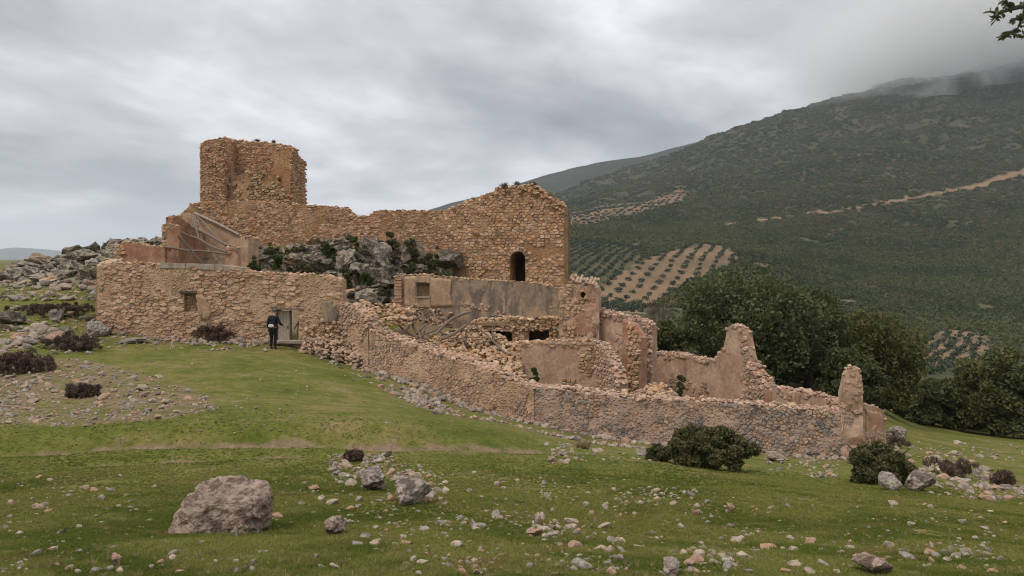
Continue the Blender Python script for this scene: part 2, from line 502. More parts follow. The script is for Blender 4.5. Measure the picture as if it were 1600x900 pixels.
def rotm(rz, rx=0, ry=0):
    return np.array((Matrix.Rotation(rz, 3, 'Z') @ Matrix.Rotation(ry, 3, 'Y') @ Matrix.Rotation(rx, 3, 'X')))


def tag(o, label=None, cat=None, group=None, kind=None):
    if label:
        o['label'] = label
    if cat:
        o['category'] = cat
    if group:
        o['group'] = group
    if kind:
        o['kind'] = kind
    return o


def thing(name, label, cat, loc=(0, 0, 0), group=None):
    o = bpy.data.objects.new(name, None)
    o.empty_display_size = 0.3
    COL.objects.link(o)
    o.location = [float(v) for v in loc]
    return tag(o, label, cat, group, 'thing')


def link(o, parent=None):
    COL.objects.link(o)
    if parent is not None:
        o.parent = parent
    return o


class MB:
    def __init__(s):
        s.V, s.F, s.T, s.n = [], [], [], 0

    def add(s, V, Fc, tint=None):
        V = np.asarray(V, float)
        s.V.append(V)
        k = s.n
        s.F.extend([tuple(i + k for i in f) for f in Fc])
        s.T.extend([random.random() if tint is None else tint] * len(Fc))
        s.n += len(V)

    def rock(s, shp, loc, sc, R, tint=None):
        s.add((shp[0] * np.asarray(sc)) @ R.T + np.asarray(loc), shp[1], tint)

    def box(s, c, size, R=None, tint=None, jit=0.0):
        h = np.asarray(size, float) / 2
        V = np.array([(a, b, d) for a in (-1, 1) for b in (-1, 1) for d in (-1, 1)], float) * h
        if jit:
            V += rng.uniform(-jit, jit, V.shape)
        if R is not None:
            V = V @ R.T
        s.add(V + np.asarray(c, float), [(0, 1, 3, 2), (4, 6, 7, 5), (0, 4, 5, 1), (2, 3, 7, 6), (0, 2, 6, 4), (1, 5, 7, 3)], tint)

    def tube(s, pts, rad, seg=7, tint=None, flat=1.0):
        pts = np.asarray(pts, float)
        n = len(pts)
        rad = np.broadcast_to(np.asarray(rad, float), (n,))
        V, Fc = [], []
        for i in range(n):
            t = pts[min(i + 1, n - 1)] - pts[max(i - 1, 0)]
            t /= np.linalg.norm(t) + 1e-9
            up = np.array([0, 0, 1.0]) if abs(t[2]) < 0.9 else np.array([1.0, 0, 0])
            a = np.cross(t, up)
            a /= np.linalg.norm(a)
            b = np.cross(a, t)
            for k in range(seg):
                g = 2 * math.pi * k / seg
                V.append(pts[i] + rad[i] * (math.cos(g) * a + flat * math.sin(g) * b))
        for i in range(n - 1):
            for k in range(seg):
                k2 = (k + 1) % seg
                Fc.append((i * seg + k, i * seg + k2, (i + 1) * seg + k2, (i + 1) * seg + k))
        Fc.append(tuple(range(seg))[::-1])
        Fc.append(tuple((n - 1) * seg + k for k in range(seg)))
        s.add(V, Fc, tint)

    def build(s, name, mat, parent=None, smooth=False, origin=None):
        V = np.concatenate(s.V)
        if origin is None:
            origin = np.array([V[:, 0].mean(), V[:, 1].mean(), V[:, 2].min()])
        origin = np.asarray(origin, float)
        me = bpy.data.meshes.new(name)
        me.from_pydata((V - origin).tolist(), [], s.F)
        at = me.attributes.new('tint', 'FLOAT', 'FACE')
        at.data.foreach_set('value', np.array(s.T, np.float32))
        if smooth:
            me.polygons.foreach_set('use_smooth', np.ones(len(me.polygons), bool))
        me.materials.append(mat)
        me.update()
        o = bpy.data.objects.new(name, me)
        link(o, parent)
        o.location = origin - (np.array(parent_loc(parent)) if parent is not None else 0)
        return o


def parent_loc(p):
    v = np.array(p.location)
    while p.parent is not None:
        p = p.parent
        v = v + np.array(p.location)
    return v


def quads_obj(name, C, U, W, tint, mat, parent=None, extra=None, origin=None):
    """many leaf faces: centre C, half axes U and W (diamond shaped)"""
    n = len(C)
    V = np.empty((n, 4, 3))
    V[:, 0] = C - U
    V[:, 1] = C - W * 0.9 + U * 0.1
    V[:, 2] = C + U
    V[:, 3] = C + W * 0.9 + U * 0.1
    V = V.reshape(-1, 3)
    origin = np.asarray(origin if origin is not None else (V[:, 0].mean(), V[:, 1].mean(), V[:, 2].min()), float)
    me = bpy.data.meshes.new(name)
    me.vertices.add(4 * n)
    me.vertices.foreach_set('co', (V - origin).astype(np.float32).ravel())
    me.loops.add(4 * n)
    me.loops.foreach_set('vertex_index', np.arange(4 * n, dtype=np.int32))
    me.polygons.add(n)
    me.polygons.foreach_set('loop_start', np.arange(0, 4 * n, 4, dtype=np.int32))
    at = me.attributes.new('tint', 'FLOAT', 'FACE')
    at.data.foreach_set('value', np.asarray(tint, np.float32))
    me.materials.append(mat)
    me.update(calc_edges=True)
    me.validate()
    o = bpy.data.objects.new(name, me)
    link(o, parent)
    o.location = origin - (parent_loc(parent) if parent is not None else 0)
    return o


def rvec(n):
    v = rng.normal(size=(n, 3))
    return v / np.linalg.norm(v, axis=1)[:, None]


def leafcloud(lobes, n, leaf, up=0.3, long=1.0):
    """leaf centres and axes on the shells of a set of lobes (x,y,z,r)"""
    L = np.asarray(lobes, float)
    wgt = L[:, 3] ** 2
    k = rng.choice(len(L), n, p=wgt / wgt.sum())
    d = rvec(n)
    d[:, 2] = d[:, 2] * 0.85 + 0.12
    rad = L[k, 3] * rng.uniform(0.55, 1.08, n) ** 0.7
    C = L[k, :3] + d * rad[:, None]
    U = rvec(n) + d * 0.5
    U[:, 2] += up
    U /= np.linalg.norm(U, axis=1)[:, None]
    W = np.cross(U, rvec(n))
    W /= np.linalg.norm(W, axis=1)[:, None]
    s = leaf * rng.uniform(0.6, 1.4, n)[:, None]
    tint = (_h(k, k * 0 + 7, k * 0, 3) * 0.6 + rng.uniform(0, 0.4, n)) % 1.0
    return C, U * s * long, W * s * 0.6, tint


# ------------------------------------------------------------------ ground
ORCH = [(1005, 488), (930, 490), (905, 472), (960, 432), (1010, 405), (1085, 380), (1140, 384), (1156, 405), (1120, 425), (1080, 440), (1035, 470)]
ORCH2 = [(884, 334), (930, 324), (1000, 317), (1050, 300), (1072, 296), (1066, 316), (1000, 333), (950, 346), (884, 358)]
ORCH3 = [(1432, 528), (1480, 515), (1545, 522), (1560, 548), (1520, 585), (1440, 590)]
ORCHD = [(882, 380), (940, 376), (1000, 390), (1010, 404), (960, 432), (905, 472), (882, 480)]
ROADM = [(1085, 369), (1120, 356), (1165, 345), (1230, 338), (1300, 331), (1370, 319), (1440, 307), (1520, 292), (1570, 276), (1640, 255)]
PATCH = [(1415, 412, 26, 9), (1555, 440, 22, 8), (1300, 455, 18, 7), (1395, 360, 8, 3), (1190, 415, 26, 10), (990, 383, 28, 6), (1075, 300, 30, 7), (1110, 288, 14, 6), (950, 322, 40, 5),
         (1330, 470, 30, 10), (1540, 480, 40, 12), (1470, 500, 30, 9), (1590, 505, 30, 8)]
ROCKM = [(380, 420), (380, 392), (450, 388), (560, 370), (605, 360), (660, 366), (715, 380), (732, 430), (660, 432), (615, 434), (612, 480), (535, 480), (520, 440)]
ROCKL = [(-250, 450), (-250, 405), (0, 405), (60, 398), (110, 388), (160, 378), (250, 372), (255, 405), (165, 445)]
FIELD = [(-120, 560), (20, 555), (110, 560), (180, 570), (250, 590), (330, 620), (345, 640), (260, 655), (120, 668), (30, 665), (-120, 660)]
ppx = 800 + F * GXX / GYY
ppy = HZ - (GZ - EYE) * F / GYY
jx = ppx + 9 * fb2(GXX, GYY, 6, 3, 21) * np.clip(GYY / 30, .3, 1) * 2
jy = ppy + 4 * fb2(GXX, GYY, 6, 3, 22) * np.clip(GYY / 30, .3, 1) * 2
far = GYY > 180
soil = np.zeros_like(GZ)
for poly in (ORCH, ORCH2, ORCH3):
    soil = np.maximum(soil, inpoly(jx, jy, poly) * far * (.52 + .35 * fb2(GXX, GYY, 18, 3, 71)))
soil = np.maximum(soil, 0.28 * inpoly(jx, jy, ORCHD) * far)
soil = np.maximum(soil, 0.70 * (1 - sstep(1.8, 5, polydist(jx, jy, ROADM) / (0.5 + 0.7 * sstep(1100, 1600, jx)))) * far)
for (x, y, a, b) in PATCH:
    soil = np.maximum(soil, 0.62 * np.exp(-(((jx - x) / a) ** 2 + ((jy - y) / b) ** 2) * 1.2) * far * (0.6 + 0.8 * fb2(GXX, GYY, 14, 3, 4)))
dirt = 0.85 * rutm * (0.75 + 0.9 * fb2(GXX, GYY, 0.8, 3, 31))
nearm = GYY < 70
dirt = np.maximum(dirt, 0.45 * inpoly(jx, jy, FIELD) * nearm)
inside = [(545, 540), (600, 520), (650, 480), (870, 480), (1000, 560), (1190, 570), (1330, 640), (1100, 640), (940, 620), (830, 600), (600, 530)]
dirt = np.maximum(dirt, 0.6 * inpoly(jx, jy, inside) * (GYY > 28) * nearm)
house_in = [(155, 400), (250, 380), (400, 376), (420, 410), (540, 430), (540, 520), (155, 515)]
dirt = np.maximum(dirt, 0.7 * inpoly(ppx, ppy, house_in) * (GYY > 36.2) * (GYY < 48))
basel = [(150, 528), (400, 540), (480, 545), (560, 575), (700, 630), (830, 676), (1000, 694), (1300, 718), (1400, 716)]
dirt = np.maximum(dirt, 0.4 * np.exp(-(polydist(jx, jy, basel) / 10) ** 2) * nearm * (GYY > 20))
rockmask = np.maximum(inpoly(jx, jy, ROCKM), inpoly(jx, jy, ROCKL)) * (GYY > 35) * (GYY < 90)
veg = sstep(70, 160, GYY) * sstep(560, 760, PXX)


def build_ground():
    ny, nx = GZ.shape
    V = np.stack([GXX, GYY, GZ], -1).reshape(-1, 3)
    i, j = np.meshgrid(np.arange(ny - 1), np.arange(nx - 1), indexing='ij')
    q = (i * nx + j).ravel()
    Q = np.stack([q, q + 1, q + nx + 1, q + nx], 1)
    att = {'soil': soil.ravel(), 'dirt': dirt.ravel(), 'rockm': rockmask.ravel().astype(float), 'veg': veg.ravel()}
    # carry the sheet round behind the camera
    aL = math.atan2(GXX[-1, 0], GYY[-1, 0])
    aR = math.atan2(GXX[-1, -1], GYY[-1, -1])
    steps = 12
    RL = np.hypot(GXX[:, 0], GYY[:, 0])
    extra, prev = [], np.arange(ny) * nx + nx - 1
    base = len(V)
    Qs = [Q]
    for s in range(1, steps + 1):
        if s == steps:
            cur = np.arange(ny) * nx
        else:
            t = s / steps
            ang = aR + (2 * math.pi + aL - aR) * t
            zz = GZ[:, -1] * (1 - t) + GZ[:, 0] * t
            extra.append(np.stack([RL * math.sin(ang), RL * math.cos(ang), zz], 1))
            cur = base + np.arange(ny)
            base += ny
        Qs.append(np.stack([prev[:-1], cur[:-1], cur[1:], prev[1:]], 1))
        prev = cur
    V = np.concatenate([V] + extra)
    cidx = len(V)
    V = np.concatenate([V, [[0, 0, 0.0]]])
    faces = np.concatenate(Qs).tolist()
    ring = list(range(nx)) + [nx * ny + k * ny for k in range(steps - 1)] + [0]
    faces += [(cidx, ring[k + 1], ring[k]) for k in range(len(ring) - 1)]
    me = bpy.data.meshes.new('ground')
    me.from_pydata(V.tolist(), [], faces)
    for k, a in att.items():
        full = np.zeros(len(V), np.float32)
        full[:len(a)] = a
        if k == 'veg':
            full[len(a):] = 0.3
        me.attributes.new(k, 'FLOAT', 'POINT').data.foreach_set('value', full)
    me.polygons.foreach_set('use_smooth', np.ones(len(me.polygons), bool))
    m, T = newmat('turf and hillside')
    p = pos(T)
    big = T.noise(p, 0.33, 5, 0.6, 0.4)
    mid = T.noise(p, 1.7, 5, 0.62, 0.3)
    fine = T.noise(p, 22, 5, 0.7)
    g = T.ramp(T.math('ADD', T.math('MULTIPLY', big, 0.5), T.math('MULTIPLY', mid, 0.5)),
               [(0.36, (.076, .093, .015)), (0.46, (.110, .120, .022)), (0.54, (.150, .140, .037)), (0.63, (.215, .165, .075))])
    d = T.mix(T.noise(p, 3.0, 5, 0.65), (.15, .10, .06), (.27, .195, .125))
    df = T.mapr(T.math('ADD', T.attr('dirt'), T.math('MULTIPLY', T.math('SUBTRACT', mid, 0.5), 0.9)), 0.28, 0.72)
    c = T.mix(df, g, d)
    bare = T.mapr(T.noise(p, 0.9, 7, 0.72, 0.6), 0.60, 0.70, 0.0, 0.7)
    c = T.mix(T.math('MULTIPLY', bare, T.mapr(T.attr('veg'), 0.0, 0.2, 1.0, 0.0)), c, (.17, .125, .065))
    rk = T.mix(T.mapr(T.noise(p, 1.6, 6, 0.7), .35, .65), (.08, .085, .04), (.26, .22, .17))
    rf = T.mapr(T.math('ADD', T.attr('rockm'), T.math('MULTIPLY', T.math('SUBTRACT', mid, 0.5), 1.6)), 0.45, 0.75)
    c = T.mix(rf, c, rk)
    vn_ = T.noise(p, 0.035, 6, 0.65, 0.5)
    vg = T.ramp(vn_, [(0.35, (.040, .046, .022)), (0.5, (.062, .062, .030)), (0.62, (.085, .074, .038)), (0.72, (.12, .088, .050))])
    c = T.mix(T.attr('veg'), c, vg)
    sl = T.mix(T.noise(p, 0.05, 5, 0.65), (.22, .13, .075), (.28, .185, .11))
    c = T.mix(T.mapr(T.attr('soil'), 0.2, 0.7, 0.0, 0.95), c, sl)
    k = T.math('ADD', T.mapr(fine, .32, .68, .55, 1.1, False), T.mapr(T.noise(p, 7, 5, .65), .35, .65, 0, .38, False))
    c = T.mix(1.0, c, T.n('ShaderNodeCombineXYZ', {}, X=k, Y=k, Z=k).outputs[0], 'MULTIPLY')
    finish(T, c, 0.95, T.math('ADD', T.math('MULTIPLY', fine, 0.5), mid), 0.05, 0.6, spec=0.1)
    me.materials.append(m)
    o = bpy.data.objects.new('ground', me)
    tag(link(o), 'grassy slope with a wheel track, rising to a shrub covered mountain', None, None, 'structure')



# far blue hills on the left
mb = MB()
hx = np.linspace(-6500, 600, 140)
hy = 7800.0
hz = 1.65 + (HZ - 403) / F * hy + (95 * np.exp(-((hx + 4950) / 420) ** 2) + 60 * np.exp(-((hx + 5700) / 420) ** 2) + 40 * np.exp(-((hx + 4300) / 500) ** 2)
                                  + 14 * fb2(hx, hx * 0, 300, 4, 2))
rows = []
for f, dy, mul in ((0, -1500, -0.6), (0.35, -1000, 0.3), (0.8, -450, 0.75), (1, 0, 1.0), (0.6, 700, 0.6), (0, 1600, -0.5)):
    rows.append(np.stack([hx, hy + dy + 0 * hx + 120 * fb2(hx, hx * 0 + f, 500, 3, 6) * (0 < f < 1), hz * mul - (40 if mul < 0 else 0)], 1))
Vh = np.concatenate(rows)
nh = len(hx)
mb.add(Vh, [(r * nh + i, r * nh + i + 1, (r + 1) * nh + i + 1, (r + 1) * nh + i) for r in range(5) for i in range(nh - 1)], 0.3)
tag(mb.build('hills', plainmat('distant hillside', (.075, .075, .05), 0.95, 0.01, 0.5), None, True), 'low bluish hills on the horizon at the left', None, None, 'structure')


mb = MB()
mx = np.linspace(-750, 1560, 170)
mpx = 800 + F * mx / 2300
mpy = np.interp(mpx, [400, 560, 620, 670, 715, 760, 800, 840, 890, 940, 1000, 1060, 1130, 1240, 1330, 1450, 1620], [430, 385, 350, 329, 315, 303, 289, 278, 266, 256, 246, 231, 213, 182, 165, 150, 140])
mz = EYE + (HZ - mpy) / F * 2300 + 10 * fb2(mx, mx * 0, 130, 4, 12)
rows = []
for f, dy in ((-.15, -1300), (.18, -1050), (.36, -800), (.55, -560), (.74, -330), (.9, -130), (1, 0), (.85, 300), (.4, 800), (-.1, 1300)):
    wob = 1 - abs(2 * min(max(f, 0), 1) - 1)
    rows.append(np.stack([mx, 2300 + dy * .4 + 100 * fb2(mx, mx * 0 + f * 700, 300, 3, 14) * wob, -60 + (mz + 60) * f + 30 * fb2(mx, mx * 0 + dy, 170, 4, 15) * wob], 1))
nm_ = len(mx)
mb.add(np.concatenate(rows), [(r_ * nm_ + i, r_ * nm_ + i + 1, (r_ + 1) * nm_ + i + 1, (r_ + 1) * nm_ + i) for r_ in range(len(rows) - 1) for i in range(nm_ - 1)], .3)
mm, T = newmat('far scrub slope')
p = pos(T)
c = T.ramp(T.noise(p, .012, 7, .72, .4), [(.36, (.024, .030, .018)), (.52, (.040, .044, .026)), (.66, (.062, .060, .040)), (.74, (.13, .115, .09))])
finish(T, c, .95, T.noise(p, .05, 5, .7), 6.0, .8)
tag(mb.build('mountain', mm, None, True), 'dark bluish shoulder of the mountain behind the square tower', None, None, 'structure')


# ------------------------------------------------------------------ masonry walls
def clip_cells(seeds):
    """Voronoi cells of seeds (already scaled to unit stones)"""
    n = len(seeds)
    cell = {}
    gi = np.floor(seeds / 1.3).astype(int)
    for k in range(n):
        cell.setdefault((gi[k, 0], gi[k, 1]), []).append(k)
    out = []
    for k in range(n):
        cx, cy = seeds[k]
        near_ = []
        for a in (-2, -1, 0, 1, 2):
            for b in (-2, -1, 0, 1, 2):
                near_ += cell.get((gi[k, 0] + a, gi[k, 1] + b), [])
        nb = [(seeds[q, 0] - cx, seeds[q, 1] - cy) for q in near_ if q != k]
        nb.sort(key=lambda v: v[0] * v[0] + v[1] * v[1])
        poly = [(-1.1, -1.1), (1.1, -1.1), (1.1, 1.1), (-1.1, 1.1)]
        for (dx, dy) in nb[:16]:
            m2 = (dx * dx + dy * dy) / 2
            if m2 > 2.5:
                break
            new = []
            L = len(poly)
            vals = [x * dx + y * dy - m2 for x, y in poly]
            for i in range(L):
                v0, v1 = vals[i], vals[(i + 1) % L]
                if v0 <= 0:
                    new.append(poly[i])
                if (v0 <= 0) != (v1 <= 0):
                    t = v0 / (v0 - v1)
                    (x0, y0), (x1, y1) = poly[i], poly[(i + 1) % L]
                    new.append((x0 + (x1 - x0) * t, y0 + (y1 - y0) * t))
            poly = new
            if len(poly) < 3:
                break
        out.append(np.array([(x + cx, y + cy) for x, y in poly]) if len(poly) >= 3 else None)
    return out


class Wall:
    def __init__(s, root, A, B, top, th=0.6, base=None, holes=(), sink=0.35, rag=0.05, step=0.2):
        s.root, s.th, s.holes = root, th, []
        s.a = np.array([(A[0] - 800) / F * A[1], A[1]])
        b = np.array([(B[0] - 800) / F * B[1], B[1]])
        s.L = float(np.linalg.norm(b - s.a))
        s.d = (b - s.a) / s.L
        n = np.array([s.d[1], -s.d[0]])
        s.nrm = n if n @ (s.a + b) < 0 else -n
        s.rag, s.step = rag, step
        pts = sorted(s.sz(*p) for p in top)
        s.ts, s.tz = np.array([p[0] for p in pts]), np.array([p[1] for p in pts])
        if base:
            pts = sorted(s.sz(*p) for p in base)
            s.bs, s.bz = np.array([p[0] for p in pts]), np.array([p[1] for p in pts])
        else:
            s.bs = np.linspace(0, s.L, 24)
            q = s.a + s.bs[:, None] * s.d
            s.bz = np.minimum(gz(q[:, 0], q[:, 1]), gz(q[:, 0] + s.nrm[0] * .3, q[:, 1] + s.nrm[1] * .3)) - sink
        for h in holes:
            s0, zt = s.sz(h[0], h[2])
            s1, zb = s.sz(h[1], h[3])
            s.holes.append((min(s0, s1), max(s0, s1), zt, zb, len(h) > 4 and h[4]))
        s.seed = abs(hash((A, B))) % 1000

    def sz(s, px, py):
        k = (px - 800) / F
        t = (k * s.a[1] - s.a[0]) / (s.d[0] - k * s.d[1])
        return float(t), float(EYE + (HZ - py) / F * (s.a[1] + t * s.d[1]))

    def top(s, u):
        return np.interp(u, s.ts, s.tz)

    def bot(s, u):
        return np.interp(u, s.bs, s.bz)

    def pt(s, u, z, out=0.0):
        q = s.a + u * s.d + out * s.nrm
        return np.array([q[0], q[1], z])

    def holez(s, h, u):
        """top of an opening at u (arched ones are lower at the sides)"""
        s0, s1, zt, zb, arch = h
        if not arch:
            return zt
        r = (s1 - s0) / 2
        x = min(1, abs(u - (s0 + r)) / r)
        return zt - r + r * math.sqrt(1 - x * x)

    def inhole(s, u, z, m=0.0):
        for h in s.holes:
            if h[0] - m < u < h[1] + m and h[3] - m < z < s.holez(h, min(max(u, h[0]), h[1])) + m:
                return True
        return False

    def core(s, mat, name='masonry', disp=0.03):
        ks = set(np.round(np.arange(0, s.L, s.step), 3).tolist() + [round(s.L, 3)])
        for h in s.holes:
            ks.add(round(h[0], 3))
            ks.add(round(h[1], 3))
            if h[4]:
                for q in np.linspace(h[0], h[1], 11):
                    ks.add(round(float(q), 3))
        ks = sorted(k for k in ks if 0 <= k <= s.L)
        ks = [k for i, k in enumerate(ks) if i == 0 or k - ks[i - 1] > 0.004]
        ks = np.array(ks)
        tops = s.top(ks) + s.rag * vn(np.stack([ks * 3.1, ks * 0 + s.seed, ks * 0], 1), 4) - 0.02
        mb = MB()

        def front(u, z, back=False):
            dsp = disp * float(fbm(np.array([[u * 1.6 + s.seed, z * 1.6, 3.0 if back else 0.0]]), 3, 2)[0]) * 2
            return s.pt(u, z, -s.th - dsp if back else dsp)
        for i in range(len(ks) - 1):
            u0, u1 = ks[i], ks[i + 1]
            um = (u0 + u1) / 2
            iv = [(s.bot(u0), s.bot(u1), tops[i], tops[i + 1])]
            for h in s.holes:
                if h[0] - 1e-4 < um < h[1] + 1e-4:
                    new = []
                    for (a, b, c, d) in iv:
                        t0, t1 = s.holez(h, u0), s.holez(h, u1)
                        if h[3] > min(a, b) + 0.02:
                            new.append((a, b, min(h[3], c), min(h[3], d)))
                        if min(c, d) > max(t0, t1) + 0.02:
                            new.append((max(t0, a), max(t1, b), c, d))
                    iv = new
            for (a, b, c, d) in iv:
                if max(c - a, d - b) < 0.02:
                    continue
                nz = max(1, int(round((max(c, d) - min(a, b)) / 0.3)))
                fr, bk = [], []
                for q in range(nz + 1):
                    t = q / nz
                    z0, z1 = a + (c - a) * t, b + (d - b) * t
                    fr.append((front(u0, z0), front(u1, z1)))
                    bk.append((front(u0, z0, True), front(u1, z1, True)))
                V, Fc = [], []
                for q in range(nz + 1):
                    V += [fr[q][0], fr[q][1], bk[q][1], bk[q][0]]
                for q in range(nz):
                    o, p = q * 4, q * 4 + 4
                    Fc += [(o, o + 1, p + 1, p), (o + 2, o + 3, p + 3, p + 2), (o + 1, o + 2, p + 2, p + 1), (o + 3, o, p, p + 3)]
                Fc += [(nz * 4, nz * 4 + 1, nz * 4 + 2, nz * 4 + 3), (3, 2, 1, 0)]
                mb.add(V, Fc, 0.0)
        return mb.build(name, mat, s.root)

    def stones(s, mat, w, h, parts=0, jit=0.32, cover=None, proud=(0.03, 0.09), gap=0.90, zmin=None, name='stone', rowvar=0.2, minz=0.12, drop=0.0):
        seeds, ok = [], []
        z = float(min(s.bz)) - h
        zmax = float(max(s.tz)) + 1.5 * h
        r = random.Random(s.seed)
        while z < zmax:
            rh = h * r.uniform(1 - rowvar, 1 + rowvar)
            u = -w * r.random() - w
            while u < s.L + 2 * w:
                ww = w * r.choice((.5, .7, .85, 1, 1.2, 1.6))
                uu, zz = u + ww / 2 + r.uniform(-jit, jit) * w, z + rh / 2 + r.uniform(-jit, jit) * h
                seeds.append((uu / w, zz / h))
                good = 0.02 < uu < s.L - 0.02 and s.bot(uu) + minz < zz < s.top(uu) - 0.02 and not s.inhole(uu, zz, 0.02)
                if good and r.random() < drop:
                    good = False
                if good and cover is not None and not cover(uu, zz):
                    good = False
                ok.append(good)
                u += ww
            z += rh
        seeds = np.array(seeds)
        cells = clip_cells(seeds)
        items = []
        for k, c in enumerate(cells):
            if not ok[k] or c is None:
                continue
            poly = c * (w, h)
            cen = poly.mean(0)
            # keep pieces out of the openings
            g = gap * r.uniform(0.94, 1.0)
            poly = cen + (poly - cen) * g
            nx = np.roll(poly, -1, 0)
            q = np.empty((2 * len(poly), 2))
            q[0::2] = poly * 0.84 + nx * 0.16
            q[1::2] = poly * 0.16 + nx * 0.84
            if len(s.holes):
                for t in q:
                    for hh in s.holes:
                        if hh[3] < t[1] < hh[2] and hh[0] < t[0] < hh[1]:
                            t[0] = hh[0] if abs(t[0] - hh[0]) < abs(t[0] - hh[1]) else hh[1]
            q[:, 0] = np.clip(q[:, 0], -0.04, s.L + 0.04)
            ex = q.max(0) - q.min(0)
            if min(ex) < 0.03:
                continue
            pr = r.uniform(*proud) * min(1.0, 0.4 + ex.min() / h * 0.6)
            cen = q.mean(0)
            m = len(q)
            V = [s.pt(x, y, -0.05) for x, y in q]
            tx, ty = r.uniform(-.10, .10), r.uniform(-.14, .14)
            V += [s.pt(x + r.uniform(-.012, .012), y + r.uniform(-.012, .012), pr * 0.6 + tx * (x - cen[0]) + ty * (y - cen[1])) for x, y in cen + (q - cen) * 0.98]
            V += [s.pt(x, y, pr * r.uniform(0.85, 1.15) + tx * (x - cen[0]) + ty * (y - cen[1])) for x, y in cen + (q - cen) * r.uniform(.78, .88)]
            V.append(s.pt(cen[0] + r.uniform(-.2, .2) * ex[0], cen[1] + r.uniform(-.2, .2) * ex[1], pr * r.uniform(.9, 1.25)))
            Fc = []
            for i in range(m):
                j = (i + 1) % m
                Fc += [(i, j, m + j, m + i), (m + i, m + j, 2 * m + j, 2 * m + i), (2 * m + i, 2 * m + j, 3 * m)]
            items.append((ex[0] * ex[1], V, Fc, r.random()))
        items.sort(key=lambda t: -t[0])
        for (_, V, Fc, t) in items[:parts]:
            b = MB()
            b.add(V, Fc, t)
            o = b.build(name, mat, s.root, False, np.mean(V, 0))
        if len(items) > parts:
            b = MB()
            for (_, V, Fc, t) in items[parts:]:
                b.add(V, Fc, t)
            tag(b.build('small_stones', mat, s.root, False), kind='stuff')

    def coping(s, mat, size=0.14, parts=0, rows=3, skip=0.1, lift=0.0, name='coping_stone', spill=0.0, cond=None, squash=0.7):
        """loose stones lying along the broken top"""
        items = []
        r = random.Random(s.seed + 5)
        u = 0.0
        while u < s.L:
            for k in range(rows):
                if r.random() < skip:
                    continue
                v = -s.th * (k + r.random()) / rows
                uu = min(s.L, max(0, u + r.uniform(-.5, .5) * size))
                zt = s.top(uu)
                if cond and not cond(uu):
                    continue
                sc = size * r.uniform(0.55, 1.25)
                p = s.pt(uu, zt + lift + sc * r.uniform(-0.15, 0.35), v + (r.uniform(-spill, spill)))
                items.append((sc, p, r.choice(R1), (sc * r.uniform(.8, 1.3), sc * r.uniform(.7, 1.1), sc * squash * r.uniform(.7, 1.1)), rotm(r.uniform(0, 6.28), r.uniform(-.4, .4), r.uniform(-.4, .4)), r.random()))
            u += size * 1.35
        items.sort(key=lambda t: -t[0])
        for it in items[:parts]:
            b = MB()
            b.rock(it[2], it[1], it[3], it[4], it[5])
            b.build(name, mat, s.root, False, it[1])
        if len(items) > parts:
            b = MB()
            for it in items[parts:]:
                b.rock(it[2], it[1], it[3], it[4], it[5])
            tag(b.build('small_coping_stones', mat, s.root), kind='stuff')

    def panel(s, poly, mat, name, out=0.06, thick=0.05, parent=None):
        """a patch of render standing proud of the stones"""
        q = [s.sz(*p) for p in poly]
        b = MB()
        m = len(q)
        c = np.mean(q, 0)
        V = [s.pt(u, z, out - thick) for u, z in q] + [s.pt(u, z, out - 0.01 + 0.02 * random.random()) for u, z in q] + \
            [s.pt(c[0] + (u - c[0]) * .8, c[1] + (z - c[1]) * .8, out + random.uniform(-.012, .012)) for u, z in q] + [s.pt(c[0], c[1], out)]
        Fc = []
        for i in range(m):
            j = (i + 1) % m
            Fc += [(i, j, m + j, m + i), (m + i, m + j, 2 * m + j, 2 * m + i), (2 * m + i, 2 * m + j, 3 * m)]
        b.add(V, Fc, 0.0)
        return b.build(name, mat, parent or s.root, True)


def ragged(poly, amp, n=7):
    """break the edges of a pixel outline"""
    r = random.Random(len(poly))
    out = []
    for i, (x, y) in enumerate(poly):
        x1, y1 = poly[(i + 1) % len(poly)]
        for k in range(n):
            t = k / n
            out.append((x + (x1 - x) * t + r.uniform(-amp, amp), y + (y1 - y) * t + r.uniform(-amp, amp)))
    return out


def nz2(sc, lo, seed):
    return lambda u, z: float(fbm(np.array([[u / sc, z / sc, seed]]), 3, seed)[0]) < lo


# --- farmhouse front wall
root = thing('farmhouse_wall', 'long tan rubble front wall of the ruined farmhouse, with a wooden door', 'wall', P(340, 530, 36))
W = Wall(root, (152, 36.4), (534, 35.6),
         [(150, 415), (168, 411), (200, 412), (250, 414), (300, 416), (345, 417), (378, 421), (392, 425), (420, 427), (460, 429), (500, 431), (520, 434), (536, 437)],
         0.75, holes=[(288, 308, 458, 487), (431, 467, 484, 536)], rag=0.06)
W.core(M['house_rubble'])
house = W
W.stones(M['stone_house'], 0.28, 0.13, parts=298, cover=nz2(1.3, 0.20, 5), proud=(0.005, 0.075), rowvar=0.5, jit=0.40, gap=.95, drop=.10)
W.coping(M['stone_house'], 0.13, parts=40, rows=4, skip=0.25, cond=lambda u: not (W.sz(252, 415)[0] < u < W.sz(382, 415)[0]))
b = MB()
for p0, p1 in (((250, 412), (290, 413)), ((291, 413), (336, 415)), ((337, 415), (380, 419))):
    u0, z0 = W.sz(*p0)
    u1, z1 = W.sz(*p1)
    b.add([W.pt(u, z, o) for u, z in ((u0, z0 - .2), (u1, z1 - .2), (u1, z1 + .03), (u0, z0 + .05)) for o in (0.05, -0.8)],
          [(0, 2, 4, 6), (1, 7, 5, 3), (0, 1, 3, 2), (2, 3, 5, 4), (4, 5, 7, 6), (6, 7, 1, 0)], 0)
b.build('cap_slab', M['concrete'], root)
W.panel(ragged([(308, 462), (318, 462), (328, 476), (332, 488), (326, 500), (316, 498), (310, 480)], 1.2), M['plaster_ochre'], 'render_patch', 0.1, 0.1)
